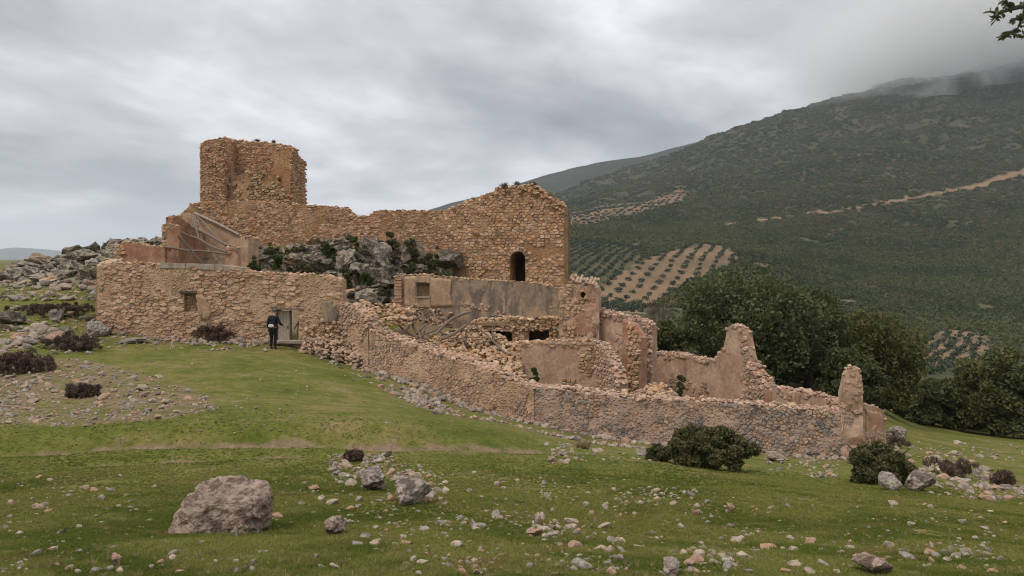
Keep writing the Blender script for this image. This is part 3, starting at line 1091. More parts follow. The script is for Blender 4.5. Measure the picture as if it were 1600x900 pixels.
W.panel(ragged([(500, 478), (512, 470), (524, 476), (530, 490), (526, 504), (504, 504), (496, 492)], 1.5), M['plaster_grey'], 'render_patch', 0.11, 0.1)
# blocked window: stones set back in the opening, a lintel
b = MB()
u0, z0 = W.sz(287, 487)
u1, z1 = W.sz(309, 458)
b.box(W.pt((u0 + u1) / 2, (z0 + z1) / 2, -0.42), (u1 - u0 + .1, 0.3, z1 - z0 + .1), None, 0)
win = b.build('blocked_window', M['mortar_warm'], root)
r_ = random.Random(3)
z = z0
while z < z1 - .05:
    u = u0
    while u < u1 - .05:
        b = MB()
        ww = r_.uniform(.14, .26)
        b.rock(r_.choice(R1), W.pt(u + ww / 2, z + .07, -0.27), (ww * .55, .08, .085), rotm(0))
        b.build('stone', M['stone_warm'], win)
        u += ww
    z += 0.15
b = MB()
b.box(W.pt((u0 + u1) / 2, z1 + .04, -0.1), (u1 - u0 + .35, .35, .09), None, 0, 0.01)
b.build('lintel', M['wood_dark'], root)
# door: two bleached boards ajar, lintel, threshold; the gap beside it is open
u0, z0 = W.sz(433, 533)
u1, z1 = W.sz(466, 484)
b = MB()
du_ = (u1 - u0) * 0.56
b.box(W.pt(u0 + du_ / 2, (z0 + z1) / 2 + .03, -0.155), (du_ - .06, .03, .10), None, 0)
door = b.build('door', M['wood_door'], root)
for k in range(4):
    b = MB()
    b.box(W.pt(u0 + du_ * (k + .5) / 4, (z0 + z1) / 2 - .02 + .01 * (k % 2), -0.12 + 0.006 * (k % 2)), (du_ / 4 - .012, .045, z1 - z0 - .10), None, 0, 0.004)
    b.build('plank', M['wood_door'], door)
b = MB()
b.box(W.pt(u0 + du_ * .86, (z0 + z1) / 2 - .08, -0.085), (.05, .03, .12), None, 0)
b.build('door_latch', M['iron'], door)
b = MB()
b.box(W.pt(u0 + du_ + .03, (z0 + z1) / 2 - .01, -0.14), (.07, .12, z1 - z0 - .06), None, 0)
b.build('door_post', M['wood_dark'], root)
b = MB()
b.box(W.pt((u0 + u1) / 2, z1 + .04, -0.06), (u1 - u0 + .5, .34, .10), rotm(0, 0, 0.03), 0, 0.012)
b.build('lintel', M['wood_grey'], root)
b = MB()
b.box(W.pt((u0 + u1) / 2 + .1, z0 - .02, 0.12), (u1 - u0 + .3, .5, .12), None, 0, 0.02)
b.build('threshold', M['concrete'], root)
b = MB()
b.tube([W.pt(u1 - .18, z0 + .05, -.3), W.pt(u1 - .1, z0 + .7, -.25), W.pt(u1 + .05, z1 - .2, -.2)], .035, 6)
b.tube([W.pt(u1 - .28, z0 + .55, -.25), W.pt(u1 - .02, z0 + .95, -.2)], .03, 6)
b.build('broken_brace', M['wood_grey'], root)
W2 = Wall(root, (172, 37.2), (196, 42), [(170, 415), (180, 408), (196, 404)], 0.6)
W2.core(M['mortar_house'], 'side_masonry')
# collapsed corner at the right end: bulging stones
b = MB()
for k in range(60):
    px, py = random.uniform(478, 534), random.uniform(500, 545)
    u, z = W.sz(px, py)
    f = (py - 500) / 45
    b.rock(random.choice(R1), W.pt(u, z, random.uniform(0.0, 0.1) + 0.35 * f * f * sstep(478, 510, px)), np.array((.16, .13, .11)) * random.uniform(.6, 1.2), rotm(random.uniform(0, 6)))
tag(b.build('bulging_stones', M['stone_warm'], root), kind='stuff')

# --- walls of the roofless room behind the farmhouse
root = thing('yard_wall', 'low pinkish plastered wall above the farmhouse, left of the fallen roof beams', 'wall', P(222, 412, 42))
W = Wall(root, (179, 42.5), (262, 42), [(178, 386), (184, 380), (200, 378), (225, 383), (250, 386), (264, 389)], 0.5)
W.core(M['plaster_red'])
W.stones(M['stone_warm'], .3, .2, parts=20, cover=lambda u, z: u < 0.55)
W.coping(M['stone_warm'], .11, parts=0, rows=3, skip=.2)

root = thing('roofless_room', 'roofless plastered room with raked gable traces, under the castle wall', 'ruin', P(320, 412, 44))
W = Wall(root, (254, 42.5), (276, 42.5), [(253, 356), (257, 350), (268, 351), (277, 354)], 0.6)
W.core(M['mortar_warm'], 'pier')
W.stones(M['stone_orange'], .28, .2, parts=30, cover=lambda u, z: u < 0.42)
W.coping(M['stone_orange'], .13, rows=3)
W = Wall(root, (263, 42.4), (283, 42.4), [(262, 356), (283, 356)], 0.15)
W.a = W.a + W.nrm * 0.22
W.core(M['plaster_red'], 'jamb')
W = Wall(root, (270, 44.5), (330, 47.5), [(270, 340), (276, 337), (284, 341), (300, 353), (330, 372)], 0.5)
W.core(M['plaster_red'], 'side_masonry')
W.coping(M['tile'], .11, rows=3)
W = Wall(root, (284, 47.3), (388, 46.5), [(284, 330), (304, 334), (330, 346), (352, 356), (372, 366), (388, 374)], 0.35)
W.core(M['plaster_ochre'], 'gable')
b = MB()
u0, z0 = W.sz(304, 333)
u1, z1 = W.sz(374, 367)
b.tube([W.pt(u0, z0, .06), W.pt((u0 + u1) / 2, (z0 + z1) / 2 + .05, .07), W.pt(u1, z1, .06)], .09, 6, 0)
b.build('roof_ledge', M['concrete'], root)
W = Wall(root, (374, 45), (388, 44.5), [(373, 371), (380, 369), (389, 372)], 0.7)
W.core(M['plaster_ochre'], 'pier')
W.coping(M['stone_warm'], .15, rows=3)
W = Wall(root, (352, 42), (371, 42), [(351, 392), (356, 386), (366, 384), (372, 388)], 0.5)
W.core(M['brick'], 'pier')
W.stones(M['stone_warm'], .3, .2, parts=15, cover=nz2(.4, 0.05, 3))
W.coping(M['stone_warm'], .14, rows=3)
BEAMS = [
    (299, 353, 45.5, 359, 385, 42.3, .085, 'thickest grey roof beam slanting down to the front pier'),
    (307, 337, 47.0, 356, 387, 42.6, .055, 'thin pole falling from the gable top to the front pier'),
    (256, 386, 41.9, 354, 397, 41.6, .06, 'level grey pole lying across the mouth of the roofless room'),
    (279, 369, 42.2, 320, 415, 41.2, .06, 'dark pole slanting down right from the left jamb'),
    (299, 369, 43.5, 354, 394, 41.9, .06, 'grey pole ending above the level pole'),
    (325, 388, 43.0, 345, 414, 41.5, .055, 'short pole leaning inside the right of the room'),
    (298, 334, 46.5, 311, 372, 44.0, .05, 'steep pole leftmost of three hanging from the gable'),
    (303, 336, 46.6, 317, 378, 44.0, .045, 'steep pole in the middle of three hanging from the gable'),
    (305, 338, 46.4, 309, 354, 45.3, .06, 'short stub hanging just under the gable top'),
    (270, 357, 43.5, 300, 372, 43.6, .06, 'broken beam resting on the left pier'),
]
for (x0, y0, d0, x1, y1, d1, r, lab) in BEAMS:
    p0, p1 = P(x0, y0, d0), P(x1, y1, d1)
    b = MB()
    pts = [p0 + (p1 - p0) * t + (rng.normal(size=3) * .03 if 0 < t < 1 else 0) for t in np.linspace(0, 1, 6)]
    b.tube(pts, np.array([1, 1.05, .95, 1, .92, .9]) * r, 7)
    tag(b.build('roof_beam', M['wood_grey'] if 'dark' not in lab else M['wood_dark']), lab, 'beam', 'fallen roof beams')

# --- castle curtain wall
root = thing('curtain_wall', 'long orange stone castle wall with a notch in its top, left of the square tower', 'wall', P(500, 385, 49))
W = Wall(root, (268, 48.6), (702, 48.2),
         [(266, 352), (270, 344), (280, 334), (290, 328), (297, 319), (305, 316), (350, 314), (400, 315), (430, 317), (460, 319), (478, 320), (510, 322), (542, 325), (549, 332), (556, 337), (576, 338),
          (582, 331), (596, 328), (640, 329), (690, 330), (712, 331)], 1.2, rag=0.05)
W.core(M['castle_rubble'])
W.stones(M['stone_orange'], 0.22, 0.11, parts=150, proud=(.005, .05), cover=nz2(1.5, 0.34, 2), rowvar=.4, jit=.42, gap=.94, drop=.1)
W.coping(M['stone_orange'], .13, rows=4, skip=.3, squash=.5)

# --- round keep with its front fallen out
root = thing('castle_keep', 'tall broken stone keep on the hilltop with its front wall fallen out', 'tower', P(396, 318, 56))
W = Wall(root, (313, 54), (351, 54), [(313, 226), (317, 222), (324, 219), (340, 217), (352, 218)], 2.2, base=[(310, 330), (355, 330)])
W.core(M['castle_rubble'], 'left_masonry')
W.stones(M['stone_orange'], .23, .12, gap=.94, jit=.4, parts=60, proud=(.03, .10))
W.coping(M['stone_orange'], .16, rows=6, skip=.4)
W = Wall(root, (351.5, 54.05), (367, 56.3), [(351, 219), (360, 219), (368, 220)], .3, base=[(350, 330), (370, 330)])
W.core(M['castle_rubble'], 'jamb_masonry')
W.stones(M['stone_orange'], .30, .19, parts=20, proud=(.03, .10))
W = Wall(root, (340, 56.2), (460, 56.2), [(340, 217), (352, 217), (370, 219), (390, 221), (420, 223), (440, 226), (452, 229), (462, 234)], 1.0, base=[(340, 330), (455, 330)], holes=[(440, 451, 260, 279, True)])
W.core(M['castle_rubble'], 'back_masonry')
W.stones(M['stone_orange'], .22, .115, gap=.94, jit=.4, parts=60, proud=(.02, .08), cover=nz2(2.0, .35, 8))
W.coping(M['stone_orange'], .17, rows=5, skip=.3)
b = MB()
u, z = W.sz(445.5, 270)
b.box(W.pt(u, z, -.5), (.8, .3, 1.2), None, 0)
b.build('niche_back', M['brick'], root)
W = Wall(root, (454, 54.4), (478.5, 55.8), [(452, 230), (456, 232), (463, 238), (469, 246), (475, 251), (480, 256)], 1.6, base=[(445, 330), (482, 330)])
W.core(M['castle_rubble'], 'right_masonry')
W.stones(M['stone_orange'], .23, .12, gap=.94, jit=.4, parts=40, proud=(.03, .10))
W.coping(M['stone_orange'], .18, rows=5, skip=.25)
W = Wall(root, (349, 54.6), (460, 54.3), [(349, 312), (353, 296), (362, 283), (374, 272), (392, 268), (420, 270), (434, 279), (440, 292), (452, 302), (460, 318)], 2.6, base=[(345, 330), (462, 330)], rag=.2)
W.core(M['castle_rubble'], 'broken_front', 0.14)
W.stones(M['stone_warm'], .30, .17, parts=60, proud=(.02, .16), cover=nz2(1.2, .22, 8), jit=.45)
W.coping(M['stone_warm'], .20, rows=8, skip=.3, spill=.2)
# buttress of fallen render left of the recess
W = Wall(root, (352, 55.0), (374, 55.7), [(350, 248), (358, 252), (366, 266), (374, 285)], .5, base=[(348, 330), (374, 330)])
W.core(M['plaster_ochre'], 'render_patch')

# --- square tower with the arched opening
root = thing('square_tower', 'square tower of coursed orange stone with a dark arched doorway', 'tower', P(790, 442, 47))
W = Wall(root, (686, 48.3), (881, 46), [(684, 331), (700, 327), (712, 322), (735, 313), (760, 305), (775, 297), (788, 292), (820, 290), (838, 292), (850, 301), (862, 309), (872, 315), (882, 324)], 1.2,
         holes=[(797, 821, 393, 440, True)], rag=.06)
W.core(M['castle_rubble'])
W.stones(M['stone_orange'], .29, .17, parts=290, jit=.24, rowvar=.22, proud=(.01, .07), gap=.92, cover=nz2(1.6, .42, 6), drop=.03)
W.coping(M['stone_warm'], .17, rows=6, skip=.3, spill=.1)
tower = W
q = W.pt(W.L, 0, 0)
bx, by = q[0], q[1]
for nm, A_, B_, py in (('side_masonry', (bx - .62, by + 1.3), (bx - 1.0, 53), 340), ('back_masonry', (bx - 1.0, 53), (-3.2, 53.5), 340)):
    Wb = Wall(root, (800 + F * A_[0] / A_[1], A_[1]), (800 + F * B_[0] / B_[1], B_[1]), [(0, 0), (1, 1)], 1.1)
    Wb.ts, Wb.tz = np.array([0, Wb.L]), np.array([EYE + (HZ - 345) / F * 50] * 2)
    Wb.bs, Wb.bz = np.array([0, Wb.L]), np.array([-1.5, -1.5])
    Wb.core(M['mortar_warm'], nm)
b = MB()
zv = EYE + (HZ - 352) / F * 50
pl = [W.pt(.4, 0, -.5)[:2], W.pt(W.L - .2, 0, -.5)[:2], (bx - 1.2, 53.2), (-4.0, 53.6)]
b.add([(x, y, zv + e) for e in (-.15, .15) for x, y in pl], [(3, 2, 1, 0), (4, 5, 6, 7), (0, 1, 5, 4), (1, 2, 6, 5), (2, 3, 7, 6), (3, 0, 4, 7)], 0)
b.build('vault', M['mortar_warm'], root)  # unseen slab added inside the tower to keep the arched doorway dark
for k in range(9):      # voussoirs of the arch
    h = W.holes[0]
    r = (h[1] - h[0]) / 2
    a = math.pi * (k + .5) / 9
    b = MB()
    b.box(W.pt(h[0] + r - math.cos(a) * (r + .12), h[2] - r + math.sin(a) * (r + .12), 0.03), (.24, .22, .15), rotm(0, 0, -(math.pi - a) if a > 0 else 0) @ np.eye(3), None, .012)
    b.build('arch_stone', M['stone_orange'], root)
# crumbling rubble crown on the tower
b = MB()
for k in range(150):
    px = random.uniform(772, 882)
    u, _ = W.sz(px, 300)
    zt = W.top(u)
    b.rock(random.choice(R1), W.pt(u, zt + random.uniform(-.5, .12), random.uniform(-1.1, .16) if random.random() < .6 else .08), np.array((.17, .14, .11)) * random.uniform(.5, 1.3), rotm(random.uniform(0, 6), random.uniform(-.4, .4)))
tag(b.build('crumbling_crown', M['stone_warm'], root), kind='stuff')

# --- plastered wall in the middle
root = thing('plaster_wall', 'stained plastered wall with a small square window below the square tower', 'wall', P(740, 500, 40.3))
W = Wall(root, (616, 40.8), (872, 40.0), [(615, 433), (630, 430), (660, 429), (700, 433), (730, 436), (760, 438), (800, 440), (840, 443), (860, 446), (873, 452)], 0.5, holes=[(652, 671, 443, 463)], rag=.04)
W.core(M['plaster_grey'])
W.coping(M['stone_warm'], .10, rows=3, skip=.25)
W.panel([(632, 434), (650, 432), (651, 466), (672, 466), (673, 433), (700, 436), (707, 438), (704, 460), (708, 478), (690, 480), (650, 478), (632, 480)], M['plaster_ochre'], 'render_patch', .03, .03) if False else None
for poly in (ragged([(632, 433), (650, 431), (650, 480), (632, 480)], .5), ragged([(673, 433), (706, 437), (704, 460), (707, 479), (673, 480)], .5), ragged([(650, 465), (673, 465), (673, 481), (650, 480)], .3),
             ragged([(650, 431), (673, 432), (673, 441), (650, 441)], .3)):
    W.panel(poly, M['plaster_ochre'], 'render_patch', .035, .03)
W.stones(M['stone_pink'], .2, .13, parts=30, proud=(.0, .05), jit=.42, cover=lambda u, z: (z < W.bot(u) + 1.25 and u > 5.2 and fbm(np.array([[u / .9, z / .9, 5.]]), 3, 31)[0] < .05) or fbm(np.array([[u / .6, z / .6, 5.]]), 3, 33)[0] < -.25)
W.panel(ragged([(785, 466), (789, 466), (790, 490), (786, 492)], .8), M['concrete'], 'whitewash_streak', .02, .03)
b = MB()
for k in range(13):
    u, z = W.sz(622.5, 436 + k * 4.8)
    b2 = MB()
    b2.box(W.pt(u, z, .03), (.36 + .06 * (k % 2), .3, .135), None, None, .012)
    b2.build('brick', M['brick'], root)
u0, z0 = W.sz(652, 463)
u1, z1 = W.sz(671, 443)
b = MB()
b.box(W.pt((u0 + u1) / 2, (z0 + z1) / 2, -.3), (u1 - u0 + .1, .12, z1 - z0 + .1), None, 0)
b.build('window_infill', M['mortar_warm'], root)
b = MB()
b.box(W.pt((u0 + u1) / 2, z1 + .04, -.1), (u1 - u0 + .2, .3, .08), None, 0, .008)
b.build('lintel', M['wood_dark'], root)
b = MB()
b.box(W.pt((u0 + u1) / 2, z0 - .04, -.05), (u1 - u0 + .12, .3, .07), None, 0, .008)
b.build('sill', M['concrete'], root)
b = MB()
for k in range(70):
    px = random.uniform(620, 706)
    u, z = W.sz(px, random.uniform(481, 520))
    b.rock(random.choice(R1), W.pt(u, z, .08), np.array((.16, .12, .10)) * random.uniform(.6, 1.2), rotm(random.uniform(0, 6)))
tag(b.build('exposed_stones', M['stone_warm'], root), kind='stuff')

# --- collapsed low store with dark openings
root = thing('collapsed_store', 'low collapsed store with two dark openings, left of the chimney pillar', 'ruin', P(800, 530, 38.6))
W = Wall(root, (738, 38.8), (872, 38.3), [(736, 506), (750, 499), (775, 500), (800, 497), (830, 499), (860, 496), (873, 498)], 0.6, holes=[(764, 800, 517, 534), (826, 858, 516, 534)], rag=.16)
W.core(M['mortar_warm'])
W.stones(M['stone_warm'], .25, .15, parts=40, proud=(.03, .12), jit=.4)
W.coping(M['stone_warm'], .15, rows=5, spill=.35)
b = MB()
for k in range(110):
    px = random.choice((random.gauss(812, 9), random.uniform(745, 870), random.gauss(760, 10)))
    u, z = W.sz(px, 530)
    b.rock(random.choice(R1), W.pt(u, W.bot(u) + .35 + abs(random.gauss(0, .13)), random.uniform(.05, .7)), np.array((.17, .14, .10)) * random.uniform(.5, 1.3), rotm(random.uniform(0, 6), random.uniform(-.4, .4)))
for k in range(40):
    px = random.uniform(752, 866)
    u, z = W.sz(px, 514)
    b.rock(random.choice(R1), W.pt(u, z + random.gauss(.02, .05), .08), np.array((.13, .10, .08)) * random.uniform(.6, 1.2), rotm(random.uniform(0, 6)))
tag(b.build('fallen_stones', M['stone_warm'], root), kind='stuff')
for (x0, x1) in ((752, 808), (816, 868)):
    u0, z0 = W.sz(x0, 514)
    u1, z1 = W.sz(x1, 515)
    b = MB()
    b.tube([W.pt(u0, z0, .03), W.pt((u0 + u1) / 2, (z0 + z1) / 2 - .03, .04), W.pt(u1, z1, .03)], .065, 7)
    b.build('lintel', M['wood_dark'], root)
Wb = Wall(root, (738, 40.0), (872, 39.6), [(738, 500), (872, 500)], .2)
Wb.core(M['wood_dark'], 'back_wall')  # dark wood colour paints in the shade behind the two openings
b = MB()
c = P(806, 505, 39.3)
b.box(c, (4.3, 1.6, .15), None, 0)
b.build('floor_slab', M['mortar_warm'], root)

# --- chimney pillar with a tiled cap
root = thing('chimney_pillar', 'ochre chimney pillar with a tiled cap and a small dark hole', 'chimney', P(904, 530, 36.6))
W = Wall(root, (874, 36.8), (936, 36.4), [(872, 468), (876, 455), (884, 446), (892, 444), (932, 446), (937, 452)], 1.1, holes=[(907, 915, 456, 466)], rag=.07, step=.1)
W.core(M['plaster_pink'], disp=.09)
W.stones(M['stone_warm'], .22, .15, parts=30, cover=lambda u, z: u < 0.42 + .15 * math.sin(z * 5) or fbm(np.array([[u / .5, z / .5, 5.]]), 3, 37)[0] < -.1, proud=(.01, .08))
b = MB()
for k in range(16):
    a = k * .3927
    u, z = W.sz(911 + 5.5 * math.cos(a), 461 + 6 * math.sin(a))
    b.rock(random.choice(R1), W.pt(u, z, .03), np.array((.07, .08, .06)) * random.uniform(.7, 1.3), rotm(random.uniform(0, 6)))
b.build('hole_rim', M['stone_warm'], root)
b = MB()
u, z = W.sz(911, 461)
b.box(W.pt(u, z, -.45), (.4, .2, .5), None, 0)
b.build('flue_shade_back', M['wood_dark'], root)  # dark backing, the hole's shade put into its colour
W.coping(M['stone_pink'], .13, rows=5, cond=lambda u: u < .55)
W.panel(ragged([(900, 492), (918, 486), (930, 496), (930, 526), (900, 526), (890, 510)], 1.5), M['plaster_red'], 'render_patch', .03, .03)
W.panel(ragged([(896, 478), (930, 474), (931, 485), (898, 490)], 1), M['brick'], 'render_patch', .025, .03)
u0, z0 = W.sz(888, 440)
u1, z1 = W.sz(934, 447)
b = MB()
b.add([W.pt(u, z, o) for u, z in ((u0, z0 - .05), (u1, z1 - .05), (u1, z1 + .02), (u0, z0 + .02)) for o in (.02, -1.1)],
      [(0, 2, 4, 6), (1, 7, 5, 3), (0, 1, 3, 2), (2, 3, 5, 4), (4, 5, 7, 6), (6, 7, 1, 0)], 0)
cap = b.build('cap', M['tile'], root)
for k in range(9):
    t = (k + .5) / 9
    u = u0 + (u1 - u0) * t
    zz = z0 + (z1 - z0) * t + .05
    for q2 in range(3):
        b = MB()
        if random.random() < .2:
            continue
        a, e = .14 - .45 * q2 + random.uniform(-.12, .06), -.22 - .45 * q2
        rise = .10 * q2 + random.uniform(-.02, .03)
        ju = random.uniform(-.03, .03)
        b.tube([W.pt(u + ju, zz + rise - random.uniform(0, .05), a), W.pt(u - ju, zz + rise + .11, e)], [.085, .07], 7, None, .8)
        b.build('roof_tile', M['tile'], cap)

# --- walls to the right of the chimney
root = thing('end_wall', 'pink plastered wall with a broken stone end, right of the chimney pillar', 'wall', P(980, 600, 36))
W = Wall(root, (934, 36.9), (1020, 35.2), [(933, 484), (945, 487), (958, 490), (975, 494), (990, 496), (1008, 502), (1016, 508), (1021, 520)], 0.6, rag=.05)
W.core(M['plaster_pink'])
W.stones(M['stone_pink'], .24, .16, parts=40, cover=lambda u, z: u > W.L - 0.6 + .3 * math.sin(z * 4.0) or (z > W.top(u) - .3) or fbm(np.array([[u / .7, z / .7, 5.]]), 3, 23)[0] < -.18, proud=(.02, .10))
W.coping(M['stone_pink'], .13, rows=4)
W = Wall(root, (972, 34.4), (1000, 33.6), [(970, 500), (985, 505), (1000, 530), (1002, 560)], 0.5, rag=.1)
W.core(M['plaster_red'], 'inner_masonry')
W.stones(M['stone_warm'], .22, .16, parts=30, cover=lambda u, z: u > .35, proud=(.04, .16))
b = MB()
for (x0, y0, x1, y1) in ((962, 520, 1004, 545), (972, 505, 990, 560), (966, 540, 1010, 512)):
    b.tube([P(x0, y0, 34.6), P((x0 + x1) / 2, (y0 + y1) / 2 - 2, 34.4), P(x1, y1, 34.3)], [.02, .018, .012], 5)
tag(b.build('dry_vine', M['wood_grey']), 'bare dry vine stems climbing the pink wall right of the chimney', 'vine')

root = thing('cross_wall', 'low red plastered cross wall inside the ruin, below the chimney pillar', 'wall', P(870, 580, 34.6))
W = Wall(root, (806, 34.8), (932, 34.3), [(804, 540), (815, 535), (850, 534), (890, 533), (920, 533), (934, 535)], 0.6, rag=.05)
W.core(M['plaster_pink'])
W.stones(M['stone_warm'], .22, .14, parts=40, cover=lambda u, z: z > W.top(u) - .22 or z < W.bot(u) + .75 or fbm(np.array([[u / .8, z / .8, 5.]]), 3, 19)[0] < -.17, proud=(.02, .08))
W.coping(M['stone_warm'], .12, rows=4)
root = thing('stepped_wall', 'narrow stone wall stepping down towards the front from the cross wall', 'wall', P(950, 600, 32.8))
W = Wall(root, (931, 34.2), (966, 31.4), [(930, 534), (940, 541), (950, 556), (958, 574), (964, 592), (967, 606)], 0.45, rag=.04)
W.core(M['plaster_pink'])
W.coping(M['stone_pink'], .14, parts=30, rows=3, skip=.05)
W.stones(M['stone_pink'], .22, .15, parts=30, proud=(.03, .1))

# --- the long slanting front wall and its return
root = thing('corner_wall', 'short high broken wall joining the farmhouse to the slanting front wall', 'wall', P(556, 560, 34.8))
W = Wall(root, (533, 35.6), (579, 33.9), [(532, 476), (545, 477), (555, 483), (566, 492), (574, 503), (580, 516)], 0.7, rag=.1)
W.core(M['tan_rubble'])
W.stones(M['stone_pink'], .22, .15, parts=50, cover=nz2(.9, .05, 3), proud=(.03, .10))
W.coping(M['stone_pink'], .15, parts=20, rows=4)

root = thing('slanting_wall', 'long tan rubble wall slanting down across the front with loose coping stones', 'wall', P(700, 620, 32))
W = Wall(root, (577, 33.9), (834, 29.6), [(576, 514), (620, 531), (660, 545), (700, 558), (740, 570), (780, 586), (810, 599), (836, 608)], 1.0, rag=.05)
W.core(M['tan_rubble'], disp=.05)
W.stones(M['stone_pink'], .15, .11, parts=0, proud=(.01, .05), cover=nz2(.7, -.02, 4), jit=.4)
W.coping(M['stone_pink'], .125, parts=260, rows=6, skip=.04, spill=.12)

slantw = W
root = thing('long_wall', 'long grey and pink rubble wall along the front, behind the large bush', 'wall', P(1080, 700, 28.6))
W = Wall(root, (830, 29.7), (1332, 27.2), [(829, 604), (860, 607), (900, 611), (965, 621), (1010, 624), (1056, 626), (1110, 628), (1157, 631), (1200, 634), (1245, 639), (1290, 642), (1334, 643)], 0.8, rag=.06)
W.core(M['pink_rubble'], disp=.05)
longw = W
W.stones(M['stone_darkgrey'], .16, .115, parts=100, proud=(.0, .05), jit=.45, gap=.84, cover=lambda u, z: fbm(np.array([[u / .22, z / .22, 2.]]), 2, 7)[0] < (-.16 + .03 * min(u, 9)) + .25 * fbm(np.array([[u / 1.5, z / 1.5, 2.]]), 2, 3)[0])
W.stones(M['stone_pink'], .15, .11, proud=(.0, .04), jit=.45, gap=.84, cover=nz2(.3, -.02, 11))
W.coping(M['stone_pink'], .125, parts=160, rows=4, skip=.12, spill=.1)
b = MB()
for k in range(130):     # broken gap in the middle of the wall top
    px = random.uniform(880, 1060)
    u, z = W.sz(px, 615)
    b.rock(random.choice(R1), W.pt(u, W.top(u) + random.uniform(-.15, .1), random.uniform(-1.8, .1)), np.array((.14, .12, .09)) * random.uniform(.5, 1.3), rotm(random.uniform(0, 6)))
tag(b.build('loose_stones', M['stone_pink'], root), kind='stuff')

root = thing('corner_pillar', 'tall narrow plastered stump on the right end corner of the front wall', 'pillar', P(1350, 708, 27.3))
W = Wall(root, (1313, 27.35), (1348, 27.15), [(1308, 624), (1313, 618), (1317, 600), (1321, 580), (1328, 575), (1340, 576), (1347, 584), (1345, 598), (1346, 625), (1349, 632)], 0.6, rag=.04, step=.08)
W.a = W.a + W.nrm * .06
W.core(M['plaster_pink'], disp=.12)
W.stones(M['stone_pink'], .19, .13, proud=(.0, .06), jit=.42, cover=lambda u, z: fbm(np.array([[u / .4, z / .5, 5.]]), 3, 43)[0] < -.06)
W.coping(M['stone_pink'], .10, parts=12, rows=3, skip=.2, cond=lambda u: W.top(u) > W.sz(1330, 590)[1])
W = Wall(root, (1344, 27.2), (1384, 28.3), [(1343, 631), (1355, 633), (1372, 637), (1380, 641), (1385, 652)], 0.5, rag=.03)
W.core(M['plaster_pink'], 'return_masonry')
W.stones(M['stone_pink'], .2, .15, parts=30, cover=nz2(.6, -.08, 5), proud=(.02, .07))
W.coping(M['stone_pink'], .10, rows=3)
W.panel(ragged([(1352, 640), (1378, 646), (1380, 688), (1354, 690)], 2), M['brick'], 'render_patch', .03, .04)

# --- back right walls
root = thing('back_wall', 'pink plastered back wall with a tall broken stump at its end', 'wall', P(1110, 610, 36))
W = Wall(root, (1017, 38.5), (1170, 33.6), [(1015, 550), (1040, 551), (1062, 553), (1085, 559), (1100, 562), (1118, 560), (1126, 548), (1132, 540), (1135, 514), (1143, 507), (1152, 510), (1160, 516), (1166, 548), (1171, 568)], 0.6, rag=.05, step=.12)
W.core(M['plaster_pink'])
W.stones(M['stone_pink'], .22, .15, parts=40, cover=lambda u, z: fbm(np.array([[u / .7, z / .7, 2.]]), 3, 9)[0] < -.2 or u > W.L - .35 or z > W.top(u) - .14, proud=(.02, .07))
W.coping(M['stone_pink'], .11, rows=3)
W = Wall(root, (1168, 33.6), (1198, 32.0), [(1166, 566), (1174, 574), (1182, 588), (1190, 597), (1199, 607)], 0.6, rag=.06)
W.core(M['plaster_red'], 'stepped_masonry')
W.stones(M['stone_pink'], .22, .15, parts=30, proud=(.03, .1))
W.coping(M['stone_pink'], .14, rows=4)
root = thing('side_wall', 'low pink wall with reddish jamb behind the right half of the front wall', 'wall', P(1250, 640, 30))
W = Wall(root, (1194, 32.0), (1320, 28.2), [(1192, 604), (1220, 607), (1250, 612), (1275, 617), (1295, 624), (1322, 628)], 0.5, rag=.05)
W.core(M['plaster_pink'])
W.stones(M['stone_pink'], .2, .14, parts=30, cover=nz2(.6, -.14, 3), proud=(.02, .06))
W.coping(M['stone_pink'], .12, rows=4)
W.panel(ragged([(1196, 608), (1206, 609), (1206, 632), (1196, 632)], .8), M['plaster_red'], 'render_patch', .05, .05)
W.panel(ragged([(1244, 612), (1251, 613), (1251, 636), (1244, 636)], .6), M['plaster_red'], 'render_patch', .05, .05)

# --- rubble inside the ruin
def heap(name, label, poly, d0, d1, n, size, mat, hgt, seed, cat='rubble heap'):
    """a heap of stones: a mound with pieces over it"""
    r = random.Random(seed)
    xs, ys = [p[0] for p in poly], [p[1] for p in poly]
    b = MB()
    k = 0
    y0, y1 = min(ys), max(ys)
    while k < n:
        px, py = r.uniform(min(xs), max(xs)), r.uniform(y0, y1)
        if not inpoly(px, py, poly):
            continue
        t = (y1 - py) / (y1 - y0)
        p = P(px, py, d0 + (d1 - d0) * t)
        s = size * r.choice((.5, .7, .7, 1, 1, 1.35))
        for lay in range(2):
            b.rock(r.choice(R1), p - np.array((0, 0, lay * size * 1.5)), (s * r.uniform(.8, 1.4), s * r.uniform(.7, 1.1), s * r.uniform(.5, .9)), rotm(r.uniform(0, 6), r.uniform(-.6, .6), r.uniform(-.6, .6)))
        k += 1
    o = b.build(name, mat)
    return tag(o, label, cat, None, 'stuff')


